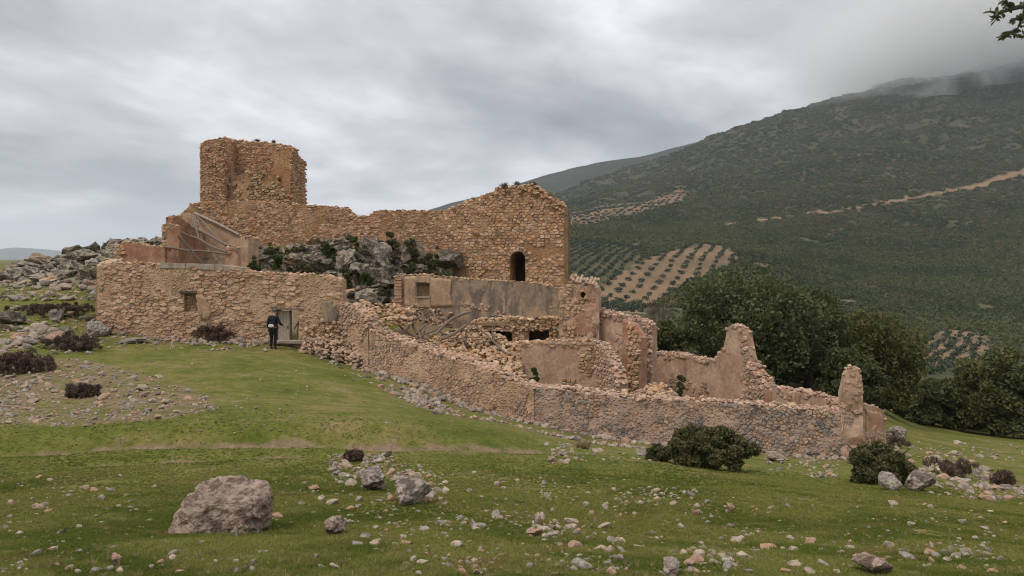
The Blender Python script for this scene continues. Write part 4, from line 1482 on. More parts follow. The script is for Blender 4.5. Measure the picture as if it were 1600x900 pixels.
heap('rubble_heap', 'large heap of fallen stones and tiles behind the slanting wall', [(640, 528), (690, 522), (740, 506), (770, 520), (800, 532), (822, 540), (812, 560), (818, 585), (790, 585), (730, 565), (680, 550), (640, 536)], 33.6, 37.6, 620, .15, M['stone_warm'], 1, 3)
heap('rubble_heap', 'small pile of tan stones inside the ruin near the end wall', [(1004, 612), (1012, 600), (1030, 597), (1046, 603), (1052, 616), (1030, 620)], 31.2, 32.4, 80, .14, M['stone_warm'], 1, 5)
heap('rubble_heap', 'fallen stones at the foot of the corner wall beside the farmhouse', [(468, 535), (490, 530), (520, 522), (560, 535), (590, 570), (575, 578), (530, 556), (480, 546)], 33.9, 35.3, 170, .13, M['stone_pink'], 1, 6)
heap('rubble_heap', 'rubble ledge between the farmhouse corner and the plastered wall', [(535, 478), (560, 470), (615, 476), (650, 482), (650, 500), (600, 500), (570, 495)], 36.0, 39.5, 160, .16, M['stone_warm'], 1, 7)
LOGS = [
    ([(637, 488, 36.8), (643, 503, 36.5), (652, 522, 36.0)], [.075, .08, .06], 'wood_dark', 'dark crooked post standing in the rubble, leftmost'),
    ([(680, 523, 36.0), (694, 508, 36.4), (708, 497, 36.8), (722, 491, 37.0), (736, 487, 37.2)], [.06, .075, .08, .075, .05], 'wood_grey', 'long curved grey log rising from the rubble'),
    ([(676, 487, 37.4), (682, 500, 37.0), (686, 516, 36.6)], [.045, .05, .04], 'wood_grey', 'thin grey stake upright behind the curved log'),
    ([(660, 487, 37.6), (662, 506, 37.2)], [.055, .055], 'wood_grey', 'short pale stake beside the dark crooked post'),
    ([(692, 530, 35.6), (712, 520, 35.9), (728, 508, 36.3)], [.07, .07, .06], 'wood_grey', 'straight plank lying under the curved log'),
    ([(745, 511, 36.4), (762, 524, 36.0), (790, 552, 35.0)], [.05, .05, .05], 'wood_grey', 'long pole sliding down the right of the rubble heap'),
    ([(650, 521, 36.0), (662, 510, 36.2), (668, 506, 36.3)], [.05, .05, .035], 'wood_grey', 'forked stub leaning against the dark post'),
    ([(632, 520, 35.3), (640, 509, 35.4)], [.06, .05], 'wood_dark', 'black stump poking over the slanting wall'),
    ([(718, 517, 36.0), (724, 530, 35.6)], [.03, .03], 'wood_grey', 'little stick standing in the middle of the heap'),
]
for pts, rad, mt, lab in LOGS:
    b = MB()
    b.tube([P(*p) for p in pts], rad, 7)
    tag(b.build('timber', M[mt]), lab, 'timber', 'timbers in the rubble')

rs = random.Random(41)
for k in range(16):
    px, py = rs.uniform(640, 800), 0
    py = 505 + (px - 640) * .22 + rs.uniform(-8, 24)
    t = (585 - py) / 80
    Yk = 33.9 + 3.6 * min(1, max(0, t)) - .1
    a, ln = rs.uniform(-.7, 2.6), rs.uniform(18, 52)
    x1, y1 = px + ln * math.cos(a), py - abs(ln * math.sin(a)) * .55
    b = MB()
    m_ = ((px + x1) / 2 + rs.uniform(-3, 3), (py + y1) / 2 + rs.uniform(-3, 2))
    b.tube([P(px, py, Yk), P(m_[0], m_[1], Yk + .1), P(x1, y1, Yk + .3)], [.04, .045, .028], 6)
    dark = k % 3 == 0
    tag(b.build('timber', M['wood_dark' if dark else 'wood_grey']), f"thin {'dark' if dark else 'grey'} broken stick lying in the rubble heap behind the slanting wall", 'timber', f"{'dark' if dark else 'grey'} sticks in the rubble heap")


# ------------------------------------------------------------------ rock outcrops
ROCKME = {}


def rockobj(name, shp_list, idx, mat, loc, sc, rot, parent=None, smooth=False):
    key = (id(shp_list), idx, mat)
    if key not in ROCKME:
        V, Fc = shp_list[idx]
        me = bpy.data.meshes.new(name)
        me.from_pydata(V.tolist(), [], Fc)
        me.attributes.new('tint', 'FLOAT', 'FACE')
        me.materials.append(M[mat])
        if smooth:
            me.polygons.foreach_set('use_smooth', np.ones(len(me.polygons), bool))
        ROCKME[key] = me
    o = bpy.data.objects.new(name, ROCKME[key])
    link(o, parent)
    o.location = np.asarray(loc) - (parent_loc(parent) if parent is not None else 0)
    o.scale = sc
    o.rotation_euler = rot
    return o


def outcrop(label, poly, n, smin, smax, seed, ymin, big=(), rk='rock'):
    r = random.Random(seed)
    xs, ys = [p[0] for p in poly], [p[1] for p in poly]
    c = inv(np.mean(xs), np.mean(ys), ymin)
    root = thing('rock_outcrop', label, 'rock outcrop', c)
    for (px, py, wpx, hpx, warm) in big:
        p = inv(px, py + hpx * .42, ymin, 70)
        k = p[1] / F
        rockobj('rock', R3, r.randrange(14), 'rock_warm' if warm else rk, p + np.array((0, .2, hpx * .40 * k)), (wpx * .48 * k, wpx * .45 * k, hpx * .50 * k), (r.uniform(-.3, .3), r.uniform(-.3, .3), r.uniform(0, 6)), root)
    k = 0
    while k < n:
        px, py = r.uniform(min(xs), max(xs)), r.uniform(min(ys), max(ys))
        if not inpoly(px, py, poly):
            continue
        p = inv(px, py, ymin, 75)
        s = smin + (smax - smin) * r.random() ** 2
        rockobj('rock', R3, r.randrange(14), rk if r.random() < .88 else 'rock_warm', p + np.array((0, 0, s * .08)), (s * r.uniform(.8, 1.5), s * r.uniform(.7, 1.1), s * r.uniform(.45, .85)),
                (r.uniform(-.4, .4), r.uniform(-.4, .4), r.uniform(0, 6)), root)
        k += 1


outcrop('grey craggy outcrop between the castle wall and the plastered wall', ROCKM, 260, .22, .95, 5, 39.5,
        [(590, 400, 80, 66, 0), (640, 398, 60, 56, 0), (692, 404, 66, 52, 0), (560, 425, 60, 50, 0), (600, 440, 80, 50, 0), (545, 405, 50, 40, 0), (618, 395, 34, 30, 1), (500, 408, 50, 36, 0),
         (450, 408, 60, 36, 0), (410, 405, 46, 30, 0), (570, 462, 60, 30, 0), (655, 425, 60, 26, 0), (608, 372, 50, 24, 0), (665, 382, 50, 24, 0)])
outcrop('pale grey craggy outcrop on the skyline left of the farmhouse', ROCKL, 230, .25, 1.1, 6, 39,
        [(170, 380, 46, 26, 0), (196, 378, 40, 22, 0), (222, 376, 40, 20, 0), (246, 376, 36, 20, 0), (60, 402, 60, 24, 1), (112, 394, 50, 24, 0), (30, 412, 50, 22, 0), (140, 388, 40, 22, 0), (175, 384, 42, 22, 0), (210, 384, 36, 18, 0), (236, 382, 30, 16, 0), (130, 402, 56, 26, 0), (85, 410, 60, 26, 0), (45, 418, 60, 22, 0), (110, 422, 60, 24, 0), (20, 425, 50, 20, 0), (150, 412, 40, 30, 0)], 'rock_pale')


# ------------------------------------------------------------------ boulders and loose stones
def bigrock(name, label, px, py, wpx, hpx, mat, shp, idx, rot, group=None, depth=.8, cat='boulder', sink=.12, ymin=3):
    p = inv(px, py, ymin, 60)
    k = p[1] / F
    o = rockobj(name, shp, idx, mat, p + np.array((0, wpx * k * depth * .3, hpx * k * (.5 - sink))), (wpx * k * .56, wpx * k * .56 * depth, hpx * k * .62), rot, None, shp is not R1)
    return tag(o, label, cat, group)


def boulder_big():
    """the large squared block: a hollowed top tilting to the front over steep rough sides"""
    p = inv(340, 838, 3)
    nt, ns, nc = 150, 26, 34
    th = np.linspace(0, 2 * np.pi, nt, endpoint=False)
    base = 1 / (np.abs(np.cos(th) / .365) ** 4.5 + np.abs(np.sin(th) / .30) ** 4.5) ** (1 / 4.5)
    base = base * (1 + .06 * np.sin(th * 2 + .6) + .05 * np.sin(th * 3 + 2) + .03 * np.sin(5 * th))
    rows = []
    for q in range(ns + nc):
        if q < ns:
            t = q / (ns - 1)
            rr, hh = 1.0 - .13 * t ** 1.6 + .04 * math.sin(t * 3.1), t
        else:
            t = (q - ns + 1) / nc
            rr, hh = .87 * (1 - t) ** .9, 1.0
        x, y = base * np.cos(th) * rr + .03 * hh, base * np.sin(th) * rr + .05 * hh
        htop = .185 + .24 * (y + .25) - .05 * x
        if q >= ns:
            htop = htop - .045 * np.exp(-((x - .05) / .15) ** 2 - ((y + .02) / .12) ** 2) * min(1, t * 4) + .02 * math.sin(min(1, t * 3) * 3.1)
        rows.append(np.stack([x, y, -.06 + (htop + .06) * hh], 1))
    V = np.concatenate(rows)
    c = np.array([0, 0, .12])
    nr = V - c
    nr /= np.linalg.norm(nr, axis=1)[:, None] + 1e-6
    d = fbm(V * 4.2 + 7, 4, 3) * .04 + fbm(V * 13, 4, 9) * .030 - np.abs(fbm(V * (9, 9, 16) + 3, 4, 12)) * .055
    V = V + nr * d[:, None]
    Fc = []
    for q in range(ns + nc - 1):
        for k in range(nt):
            k2 = (k + 1) % nt
            Fc.append((q * nt + k, q * nt + k2, (q + 1) * nt + k2, (q + 1) * nt + k))
    me = bpy.data.meshes.new('boulder')
    me.from_pydata(V.tolist(), [], Fc)
    me.attributes.new('tint', 'FLOAT', 'FACE')
    me.polygons.foreach_set('use_smooth', np.ones(len(me.polygons), bool))
    me.materials.append(M['boulder'])
    o = link(bpy.data.objects.new('boulder', me))
    o.location = p + np.array((-.085, .30, 0))
    o.scale = (.94, .94, .97)
    tag(o, 'largest squared brown boulder with a hollowed flat top, alone on the near grass', 'boulder')


boulder_big()
bigrock('boulder', 'dark grey rough boulder at the right of the small pile on the near grass', 637, 790, 66, 40, 'boulder_grey', R4, 0, (0, .1, .4), ymin=5)
bigrock('boulder', 'pale grey boulder at the middle of the small pile on the near grass', 580, 768, 58, 38, 'boulder_grey', R4, 1, (.1, 0, 2.0), ymin=5)
bigrock('boulder', 'flat topped pinkish block lying right of the largest boulder', 523, 837, 40, 28, 'boulder', R4, 2, (0, 0, .5), ymin=4)
bigrock('boulder', 'pale rounded boulder just right of the right hand bush, nearer the bush', 1396, 766, 40, 32, 'stone_grey', R4, 3, (0, .1, 1), ymin=8)
bigrock('boulder', 'wide pale boulder with a dark right side, outermost by the right hand bush', 1444, 769, 52, 34, 'boulder_grey', R4, 1, (0, .1, 4), ymin=8)
bigrock('boulder', 'round grey boulder on the grass right of the corner pillar', 1404, 693, 34, 26, 'boulder_grey', R4, 2, (0, 0, 3), ymin=20)
bigrock('boulder', 'half buried dark boulder at the bottom edge, right of centre', 1376, 900, 66, 30, 'boulder', R4, 0, (0, .1, 2.4), ymin=3)
bigrock('boulder', 'grey knobbly rock at the bottom edge near the centre right', 1050, 902, 34, 34, 'boulder_grey', R4, 1, (0, .3, 5), ymin=3)
bigrock('boulder', 'pale boulder left of the farmhouse corner, beside dark brush', 150, 524, 40, 28, 'stone_grey', R4, 3, (0, 0, 2), ymin=20)
bigrock('boulder', 'flat pale rock poking out of the left edge slope', 12, 508, 44, 22, 'rock', R4, 2, (0, 0, 1), ymin=20)
bigrock('boulder', 'pale flat boulder behind the dark brush on the left', 92, 530, 44, 22, 'rock', R4, 1, (0, 0, 2), ymin=20)
bigrock('boulder', 'flat slab in the grass before the farmhouse left corner', 200, 537, 50, 9, 'stone_grey', R4, 0, (0, 0, 0), ymin=20)
bigrock('boulder', 'pointed pale stone standing up on the near grass', 839, 822, 15, 22, 'stone_pale', R3, 3, (0, 0, 1), cat='stone')
bigrock('boulder', 'orange stone lying on the right grass', 1141, 801, 20, 15, 'stone_rust', R3, 5, (0, .3, 1), cat='stone')
bigrock('boulder', 'white stone at the end of the wheel track', 861, 722, 14, 12, 'stone_pale', R3, 7, (0, .2, 1), cat='stone')
bigrock('boulder', 'pale slab under the long wall, right of the large bush', 1212, 721, 34, 18, 'stone_pale', R4, 3, (0, .1, 2), ymin=20)
bigrock('boulder', 'rusty lump of stone at the bottom left', 179, 887, 22, 25, 'stone_rust', R3, 2, (0, .2, 2), cat='stone')
bigrock('boulder', 'tan rounded stone leaning on the front of the largest boulder', 366, 840, 18, 17, 'stone_pale', R3, 4, (0, .3, 2), cat='stone')

LOOSE = []   # (poly, count, px size range, ymin, region phrase)
REG = [
    ([(0, 745), (250, 745), (255, 850), (0, 898)], 130, (5, 19), 4, 'on the grass left of the largest boulder'),
    ([(0, 850), (430, 845), (430, 899), (0, 899)], 110, (6, 22), 3.5, 'along the bottom edge below the largest boulder'),
    ([(425, 740), (640, 795), (640, 899), (425, 899)], 110, (6, 22), 3.5, 'on the grass between the largest boulder and the small pile'),
    ([(640, 820), (780, 800), (980, 830), (980, 899), (640, 899)], 260, (8, 27), 3.5, 'in the thick scatter at the bottom centre'),
    ([(640, 735), (1000, 745), (1000, 830), (640, 820)], 130, (6, 16), 5, 'on the middle of the near grass'),
    ([(980, 840), (1600, 850), (1600, 899), (980, 899)], 230, (8, 27), 3.5, 'along the bottom edge at the right'),
    ([(1000, 760), (1600, 800), (1600, 860), (1000, 850)], 190, (6, 17), 5, 'on the right hand grass'),
    ([(510, 712), (600, 708), (690, 745), (700, 785), (590, 785), (520, 750)], 150, (8, 24), 6, 'in the small rock pile on the near grass'),
    (FIELD, 560, (7, 19), 14, 'in the rubble field left of the farmhouse'),
    ([(150, 527), (300, 531), (420, 542), (420, 550), (160, 545)], 40, (6, 14), 30, 'at the foot of the farmhouse wall'),
    ([(480, 545), (560, 572), (640, 608), (740, 655), (860, 690), (1010, 705), (1010, 715), (860, 705), (720, 668), (600, 612), (490, 560)], 420, (7, 16), 22, 'along the foot of the slanting wall'),
    ([(850, 690), (1010, 700), (1020, 720), (860, 725)], 50, (7, 20), 12, 'by the left end of the large bush'),
    ([(1190, 715), (1310, 720), (1310, 750), (1200, 740)], 40, (7, 18), 12, 'between the two bushes under the long wall'),
    ([(1400, 700), (1480, 700), (1600, 760), (1600, 790), (1450, 775), (1400, 740)], 160, (7, 22), 9, 'on the slope right of the right hand bush'),
    ([(200, 560), (560, 560), (800, 660), (600, 680), (100, 690)], 55, (4, 9), 12, 'thinly spread on the grass before the farmhouse'),
    ([(0, 480), (150, 500), (150, 555), (0, 555)], 120, (8, 30), 24, 'among the dark brush on the left slope'),
    ([(0, 440), (150, 440), (150, 470), (0, 470)], 90, (8, 26), 34, 'below the skyline outcrop on the left'),
    ([(1430, 690), (1600, 695), (1600, 720), (1470, 715)], 25, (5, 14), 20, 'on the far right grass below the oaks'),
]
r = random.Random(77)
REGC = {}
for poly, n, (s0, s1), ymin, phrase in REG:
    xs, ys = [p[0] for p in poly], [p[1] for p in poly]
    k = 0
    clumps = []
    while k < n:
        if clumps and r.random() < .45:
            cx, cy = r.choice(clumps)
            px, py = cx + r.gauss(0, 22), cy + r.gauss(0, 9)
        else:
            px, py = r.uniform(min(xs), max(xs)), r.uniform(min(ys), max(ys))
        if not inpoly(px, py, poly):
            continue
        if 255 < px < 425 and 740 < py < 835:
            continue
        if r.random() < .2:
            clumps.append((px, py))
        p = inv(px, py, ymin, 80)
        s = (s0 + (s1 - s0) * r.random() ** 2.6)
        LOOSE.append((s, p, phrase))
        k += 1
for wl, n, u0, u1, phrase in ((slantw, 420, -1, 20, 'against the foot of the slanting wall'), (longw, 260, 0, 20, 'against the foot of the long wall'), (house, 130, 0, 20, 'against the foot of the farmhouse wall')):
    for k in range(n):
        u = r.uniform(max(u0, 0), min(u1, wl.L))
        if wl is house and abs(u - wl.sz(448, 530)[0]) < .8:
            continue
        d = .05 + abs(r.gauss(0, .42))
        q = wl.pt(u, 0, d)
        q[2] = float(gz(q[0], q[1]))
        LOOSE.append((6 + 11 * r.random() ** 2.2, q, phrase))
        REGC.setdefault(phrase, []).append((800 + F * q[0] / q[1], HZ - (q[2] - EYE) * F / q[1]))
LOOSE.sort(key=lambda t: -t[0])
rest = {'stone_pale': MB(), 'stone_grey': MB(), 'stone_rust': MB()}
MT = ['stone_pale'] * 5 + ['stone_grey'] * 4 + ['stone_rust'] * 2
CN = {'stone_pale': 'pale', 'stone_grey': 'grey', 'stone_rust': 'rusty'}
STONES = []
CEN = {g[4]: np.mean(g[0], 0) for g in REG}
CEN.update({a: np.mean(v, 0) for a, v in REGC.items()})
for i, (s, p, phrase) in enumerate(LOOSE):
    mt = r.choice(MT)
    h = s * p[1] / F * .5
    sc = (h * r.uniform(.9, 1.35), h * r.uniform(.8, 1.1), h * r.uniform(.55, .95))
    rot = (r.uniform(-.5, .5), r.uniform(-.5, .5), r.uniform(0, 6.28))
    loc = p + np.array((0, 0, sc[2] * r.uniform(.05, .48)))
    STONES.append((p[0], p[1], h))
    if i < 298:
        ctr = CEN[phrase]
        ax_, ay_ = 800 + F * p[0] / p[1] - ctr[0], HZ - (p[2] - EYE) * F / p[1] - ctr[1]
        phrase = f"{phrase}, {'lower' if ay_ > 0 else 'upper'} {'right' if ax_ > 0 else 'left'}"
        size = 'large' if s > 17 else 'middling' if s > 13 else 'small'
        o = rockobj('stone', R2, r.randrange(18), mt, loc, sc, rot)
        tag(o, f'{size} {CN[mt]} stone {phrase}', 'stone', f'{size} {CN[mt]} stones {phrase}')
    else:
        rest[mt].rock(r.choice(R1), loc, sc, rotm(rot[2], rot[0], rot[1]))
# gravel sized bits
for k in range(4500):
    poly, n, _, ymin, _ = REG[r.choices(range(len(REG)), [g[1] for g in REG])[0]]
    xs, ys = [p[0] for p in poly], [p[1] for p in poly]
    px, py = r.uniform(min(xs), max(xs)), r.uniform(min(ys), max(ys))
    if not inpoly(px, py, poly):
        continue
    p = inv(px, py, ymin, 80)
    h = r.uniform(1.2, 3.2) * p[1] / F
    rest[r.choice(MT)].rock(r.choice(R1), p + np.array((0, 0, h * .3)), (h * 1.2, h, h * .7), rotm(r.uniform(0, 6)))
for mt, b in rest.items():
    tag(b.build('rubble', M[mt]), f'{CN[mt]} rubble and small stones strewn over the grass', 'rubble', None, 'stuff')


# trodden, bare soil round the stones, then the ground sheet itself
for (x, y, h) in STONES:
    if y > 30 or h < .03:
        continue
    fi, fj = gidx(800 + F * x / y, y)
    i0, j0 = int(fi), int(fj)
    a, b_, c_, d_ = max(0, i0 - 14), i0 + 15, max(0, j0 - 14), j0 + 15
    q = np.exp(-((GXX[a:b_, c_:d_] - x) ** 2 + (GYY[a:b_, c_:d_] - y) ** 2) / (h * 1.9) ** 2)
    dirt[a:b_, c_:d_] = np.maximum(dirt[a:b_, c_:d_], np.minimum(.55, dirt[a:b_, c_:d_] + .34 * q))
build_ground()


# ------------------------------------------------------------------ trees, bushes, brush
def lobes_for(c, rad, n, seed, fill=.55, lr=.34):
    r = np.random.default_rng(seed)
    out = []
    for k in range(n):
        d = r.normal(size=3)
        d /= np.linalg.norm(d)
        if d[2] < -.8:
            d[2] *= -.5
        f = r.uniform(fill, .86)
        out.append((c[0] + d[0] * rad[0] * f, c[1] + d[1] * rad[1] * f, c[2] + d[2] * rad[2] * f, min(rad) * lr * r.uniform(.6, 1.15)))
    return out


def oak(label, px, base_py, top_py, wpx, Y, mat, n, seed, leaf=.13, lobes=60, group='oaks behind the ruin', low=.0):
    k = Y / F
    x = (px - 800) * k
    zt = EYE + (HZ - top_py) * k
    zb = EYE + (HZ - base_py) * k
    zg = float(gz(x, Y))
    root = thing('oak_tree', label, 'tree', (x, Y, zg), group)
    H = zt - zg
    cz = (zt + max(zb, zg + low)) / 2
    rad = (wpx * k / 2 * 1.06, wpx * k / 2 * .85, (zt - zg - low * .1) / 2 * 1.03)
    cz = zg + low * .1 + rad[2] * .96
    L = lobes_for((x, Y, cz), rad, lobes, seed)
    rs = random.Random(seed + 9)
    for q in range(16):
        a = q * .3927 + rs.uniform(-.15, .15)
        if not (low > 1 and math.sin(a) < -.2):
            L.append((x + math.cos(a) * rad[0] * rs.uniform(.45, .85), Y + math.sin(a) * rad[1] * rs.uniform(.45, .85), zg + H * rs.uniform(.1, .32), min(rad) * rs.uniform(.22, .36)))
    C, U, Wv, t = leafcloud(L, n, leaf)
    C[:, 2] = np.maximum(C[:, 2], gz(C[:, 0], C[:, 1]) + .05)
    quads_obj('crown', C, U, Wv, t, mat, root)
    b = MB()
    r = random.Random(seed)
    tr = max(.14, H * .045)
    fork = zg + H * .28
    b.tube([(x, Y, zg - .3), (x + r.uniform(-.1, .1), Y, zg + H * .14), (x + r.uniform(-.2, .2), Y, fork)], [tr * 1.3, tr, tr * .9], 8, .5)
    for q in range(7):
        a = q * .9 + r.random()
        e = np.array((x + math.cos(a) * rad[0] * .6, Y + math.sin(a) * rad[1] * .6, cz + r.uniform(-.2, .5) * rad[2]))
        s0 = np.array((x, Y, fork - .15 * q * .3))
        b.tube([s0, s0 + (e - s0) * .5 + np.array((0, 0, .15 * H * r.random() * .5)), e], [tr * .55, tr * .35, tr * .12], 6, .5)
    b.build('trunk', M['bark'], root)
    return root


oak('largest dark round holm oak behind the back wall', 1165, 592, 424, 250, 50, M['oak'], 26000, 1, .125, 95, low=1.2)
oak('dark oak merging with the right side of the largest oak', 1262, 608, 447, 130, 52, M['oak_dark'], 13000, 2, .125, 55, low=.9)
oak('tall olive green oak right of the largest oak', 1372, 655, 474, 150, 54, M['oak_olive'], 20000, 3, .125, 70, low=.5)
oak('low dark oak in front of the olive green oak', 1330, 625, 545, 100, 47, M['oak_dark'], 9000, 4, .12, 40, low=.3)
oak('dark small oak left of the largest oak', 1062, 560, 490, 84, 47.5, M['oak_dark'], 7000, 5, .12, 30, low=.2)
oak('low oak in the dark gap between the two tall oaks', 1245, 625, 540, 80, 56, M['oak_dark'], 6000, 15, .14, 30, low=.3)
oak('low dark oak at the left of the far tree line', 1432, 668, 592, 70, 60, M['oak_dark'], 7000, 6, .15, 34, 'oaks in the far tree line', low=.2)
oak('broad dark oak in the middle of the far tree line', 1484, 675, 588, 100, 62, M['oak_dark'], 12000, 7, .15, 50, 'oaks in the far tree line', low=.2)
oak('tall olive green oak in the far tree line by the right edge', 1556, 682, 538, 125, 60, M['oak_olive'], 16000, 8, .15, 60, 'oaks in the far tree line', low=.3)
oak('dark oak cut by the right edge of the far tree line', 1622, 688, 545, 120, 58, M['oak'], 12000, 9, .15, 50, 'oaks in the far tree line', low=.3)
oak('dark gap filling oak behind the far tree line', 1520, 676, 590, 110, 66, M['oak_dark'], 7000, 10, .16, 34, 'oaks in the far tree line', low=.1)


def bush(name, label, px, base_py, top_py, wpx, Y, mat, n, seed, leaf=.05, lobes=30, long=1.0, up=.3, cat='bush', group=None, stems=True, depth=.8, foot=True):
    if foot:
        Y = inv(px, base_py, 6, 70)[1] + wpx * Y / F * depth * .3
    k = Y / F
    x = (px - 800) * k
    zg = float(gz(x, Y))
    zt = max(EYE + (HZ - top_py) * k, zg + .15)
    rad = (wpx * k / 2, wpx * k / 2 * depth, max(.1, (zt - zg) * .62))
    root = thing(name, label, cat, (x, Y, zg), group)
    L = lobes_for((x, Y, zt - rad[2]), rad, lobes, seed, .3, .27 if lobes > 40 else .36)
    C, U, Wv, t = leafcloud(L, n, leaf, up, long)
    C[:, 2] = np.maximum(C[:, 2], gz(C[:, 0], C[:, 1]) + .01)
    quads_obj('foliage', C, U, Wv, t, mat, root)
    if stems:
        b = MB()
        r = random.Random(seed)
        for q in range(12):
            a = r.random() * 6.28
            e = np.array((x + math.cos(a) * rad[0] * .75, Y + math.sin(a) * rad[1] * .75, zt - r.random() * rad[2] * .8))
            b.tube([(x + math.cos(a) * rad[0] * .1, Y, zg - .05), (np.array((x, Y, zg)) + e) / 2 + np.array((0, 0, .1)), e], [.03, .02, .008], 5, .5)
        b.build('stems', M['bark'], root)
    return root


bush('bush', 'large low green bush in front of the long wall', 1110, 734, 668, 176, 18, M['bush'], 22000, 31, .038, 120, depth=.6)
bush('bush', 'low left shoulder bush beside the large green bush', 1035, 722, 694, 64, 18.5, M['bush'], 6000, 32, .038, 50)
bush('bush', 'dark green bush in front of the corner pillar', 1372, 757, 692, 130, 13, M['bush'], 18000, 33, .032, 90, depth=.6)
DEADS = [
    (82, 500, 472, 175, 36, 34, 'wide dark dead brush below the left outcrop'), (115, 550, 521, 125, 29, 35, 'dark dead shrub beside the pale boulder on the left'),
    (30, 586, 546, 150, 25, 36, 'brown dead brush at the left edge'), (128, 622, 598, 72, 20.5, 37, 'dark low dead shrub in the rubble field'),
    (340, 536, 503, 85, 35.2, 38, 'brown dead shrub at the foot of the farmhouse wall'), (1567, 758, 735, 44, 17, 39, 'small brown shrub near the right edge'),
    (553, 722, 703, 36, 11.2, 40, 'small dark tuft on top of the rock pile'), (1030, 492, 450, 60, 60, 41, 'bare greyish bush left of the largest oak'),
]
for px, b_, t_, wd, Y, sd_, lab in DEADS:
    bush('dead_shrub', lab, px, b_, t_, wd, Y, M['dead'], 9000 if wd > 60 else 3000, sd_, .016 * max(1, Y / 20) ** .6, 110, 3.0, .8, 'shrub', 'dead shrubs', depth=.6)
for px, b_, t_, wd, Y, sd_, lab in [(1490, 745, 712, 100, 21, 51, 'dry purplish brush on the right slope below the tree line'), (1400, 700, 680, 50, 26, 52, 'dry brush beside the corner pillar')]:
    bush('dry_brush', lab, px, b_, t_, wd, Y, M['dead_purple'], 2600, sd_, .02, 22, 3.0, 1.2, 'shrub', 'dry brush on the right slope', False)
FRESH = [(480, 418, 404, 44, 43, 'green scrub among the rocks behind the farmhouse top'), (575, 436, 422, 30, 42.5, 'green scrub below the big outcrop crags'), (665, 398, 384, 36, 44.5, 'green scrub between two crags on the right'), (520, 436, 424, 30, 42.3, 'dark scrub low in the outcrop'), (440, 402, 390, 40, 45, 'scrub strip near the roofless room'), (600, 460, 446, 30, 41.5, 'scrub in the rocks left of the plastered wall'),
         
         (472, 392, 378, 50, 46.5, 'dark green shrub under the castle wall, leftmost'), (515, 396, 377, 36, 46, 'bright green shrub under the castle wall'), (612, 366, 352, 28, 46, 'green shrub on top of the outcrop'),
         (640, 378, 364, 36, 45.6, 'green shrub behind the outcrop top'), (555, 378, 366, 26, 46.5, 'small shrub where the outcrop meets the castle wall'), (682, 384, 370, 20, 45.5, 'little green shrub by the outcrop right end'),
         (425, 392, 378, 30, 46, 'small shrub right of the roofless room'), (392, 408, 392, 30, 43.5, 'dark shrub beside the roofless room pier'), (690, 428, 416, 70, 41.6, 'low greenery on top of the plastered wall'),
         (1070, 548, 530, 70, 46, 'low green shrubs behind the back wall'), (838, 582, 572, 26, 33.6, 'dark weed tuft at the foot of the cross wall'), (1062, 602, 580, 26, 34.5, 'weeds where the end wall meets the back wall'),
         (540, 425, 410, 30, 42.5, 'dark shrub in a cleft of the outcrop'), (640, 420, 405, 26, 43, 'green tuft in the outcrop centre')]
for i, (px, b_, t_, wd, Y, lab) in enumerate(FRESH):
    bush('shrub', lab, px, b_, t_, wd, Y, M['bush_fresh'] if i % 3 == 1 else M['bush'], 1500, 60 + i, .07, 14, 1.0, .3, 'shrub', 'small shrubs among the ruins', False, foot=False)


def tuft_on(label, px, py, wpx, hpx, Y, mat, n, seed, name='dry_tuft', group='dry tufts on the ruins'):
    """a tuft of dry stalks rooted at a given point"""
    p = P(px, py, Y)
    k = Y / F
    r = np.random.default_rng(seed)
    base = np.tile(p, (n, 1)) + r.normal(size=(n, 3)) * (wpx * k * .12, wpx * k * .12, .01)
    d = r.normal(size=(n, 3)) * (.5, .5, .1) + (0, 0, 1)
    d /= np.linalg.norm(d, axis=1)[:, None]
    ln = hpx * k * r.uniform(.5, 1.1, n)[:, None]
    C = base + d * ln / 2
    Wv = np.cross(d, r.normal(size=(n, 3)))
    Wv /= np.linalg.norm(Wv, axis=1)[:, None]
    o = quads_obj(name, C, d * ln / 2, Wv * ln * .05, r.random(n), mat)
    tag(o, label, 'grass tuft', group)


for i, (px, py, wd, h, Y, mt, lab) in enumerate([(788, 294, 16, 10, 47, 'dead', 'dry tuft on the tower top, leftmost'), (808, 290, 10, 8, 47.2, 'dead', 'dry tuft on the tower top, middle one'), (832, 291, 22, 8, 46.9, 'dead', 'widest dry tuft on the tower top'),
                                                 (860, 307, 16, 8, 46.6, 'straw', 'straw tuft on the broken right shoulder of the tower'), (345, 219, 16, 5, 55, 'dead', 'dry tuft on the keep top left'),
                                                 (402, 222, 14, 6, 59, 'dead', 'dry tuft on the keep top centre'), (428, 224, 10, 6, 59, 'dead', 'dry tuft on the keep top right'),
                                                 (914, 705, 16, 18, 18, 'straw', 'pale straw tuft in the stones before the long wall'), (905, 702, 10, 12, 18.4, 'straw', 'smaller straw tuft in the stones before the long wall'),
                                                 (372, 248, 10, 8, 57.5, 'bush', 'green tuft inside the keep')]):
    tuft_on(lab, px, py, wd, h, Y, M[mt], 160, 90 + i)

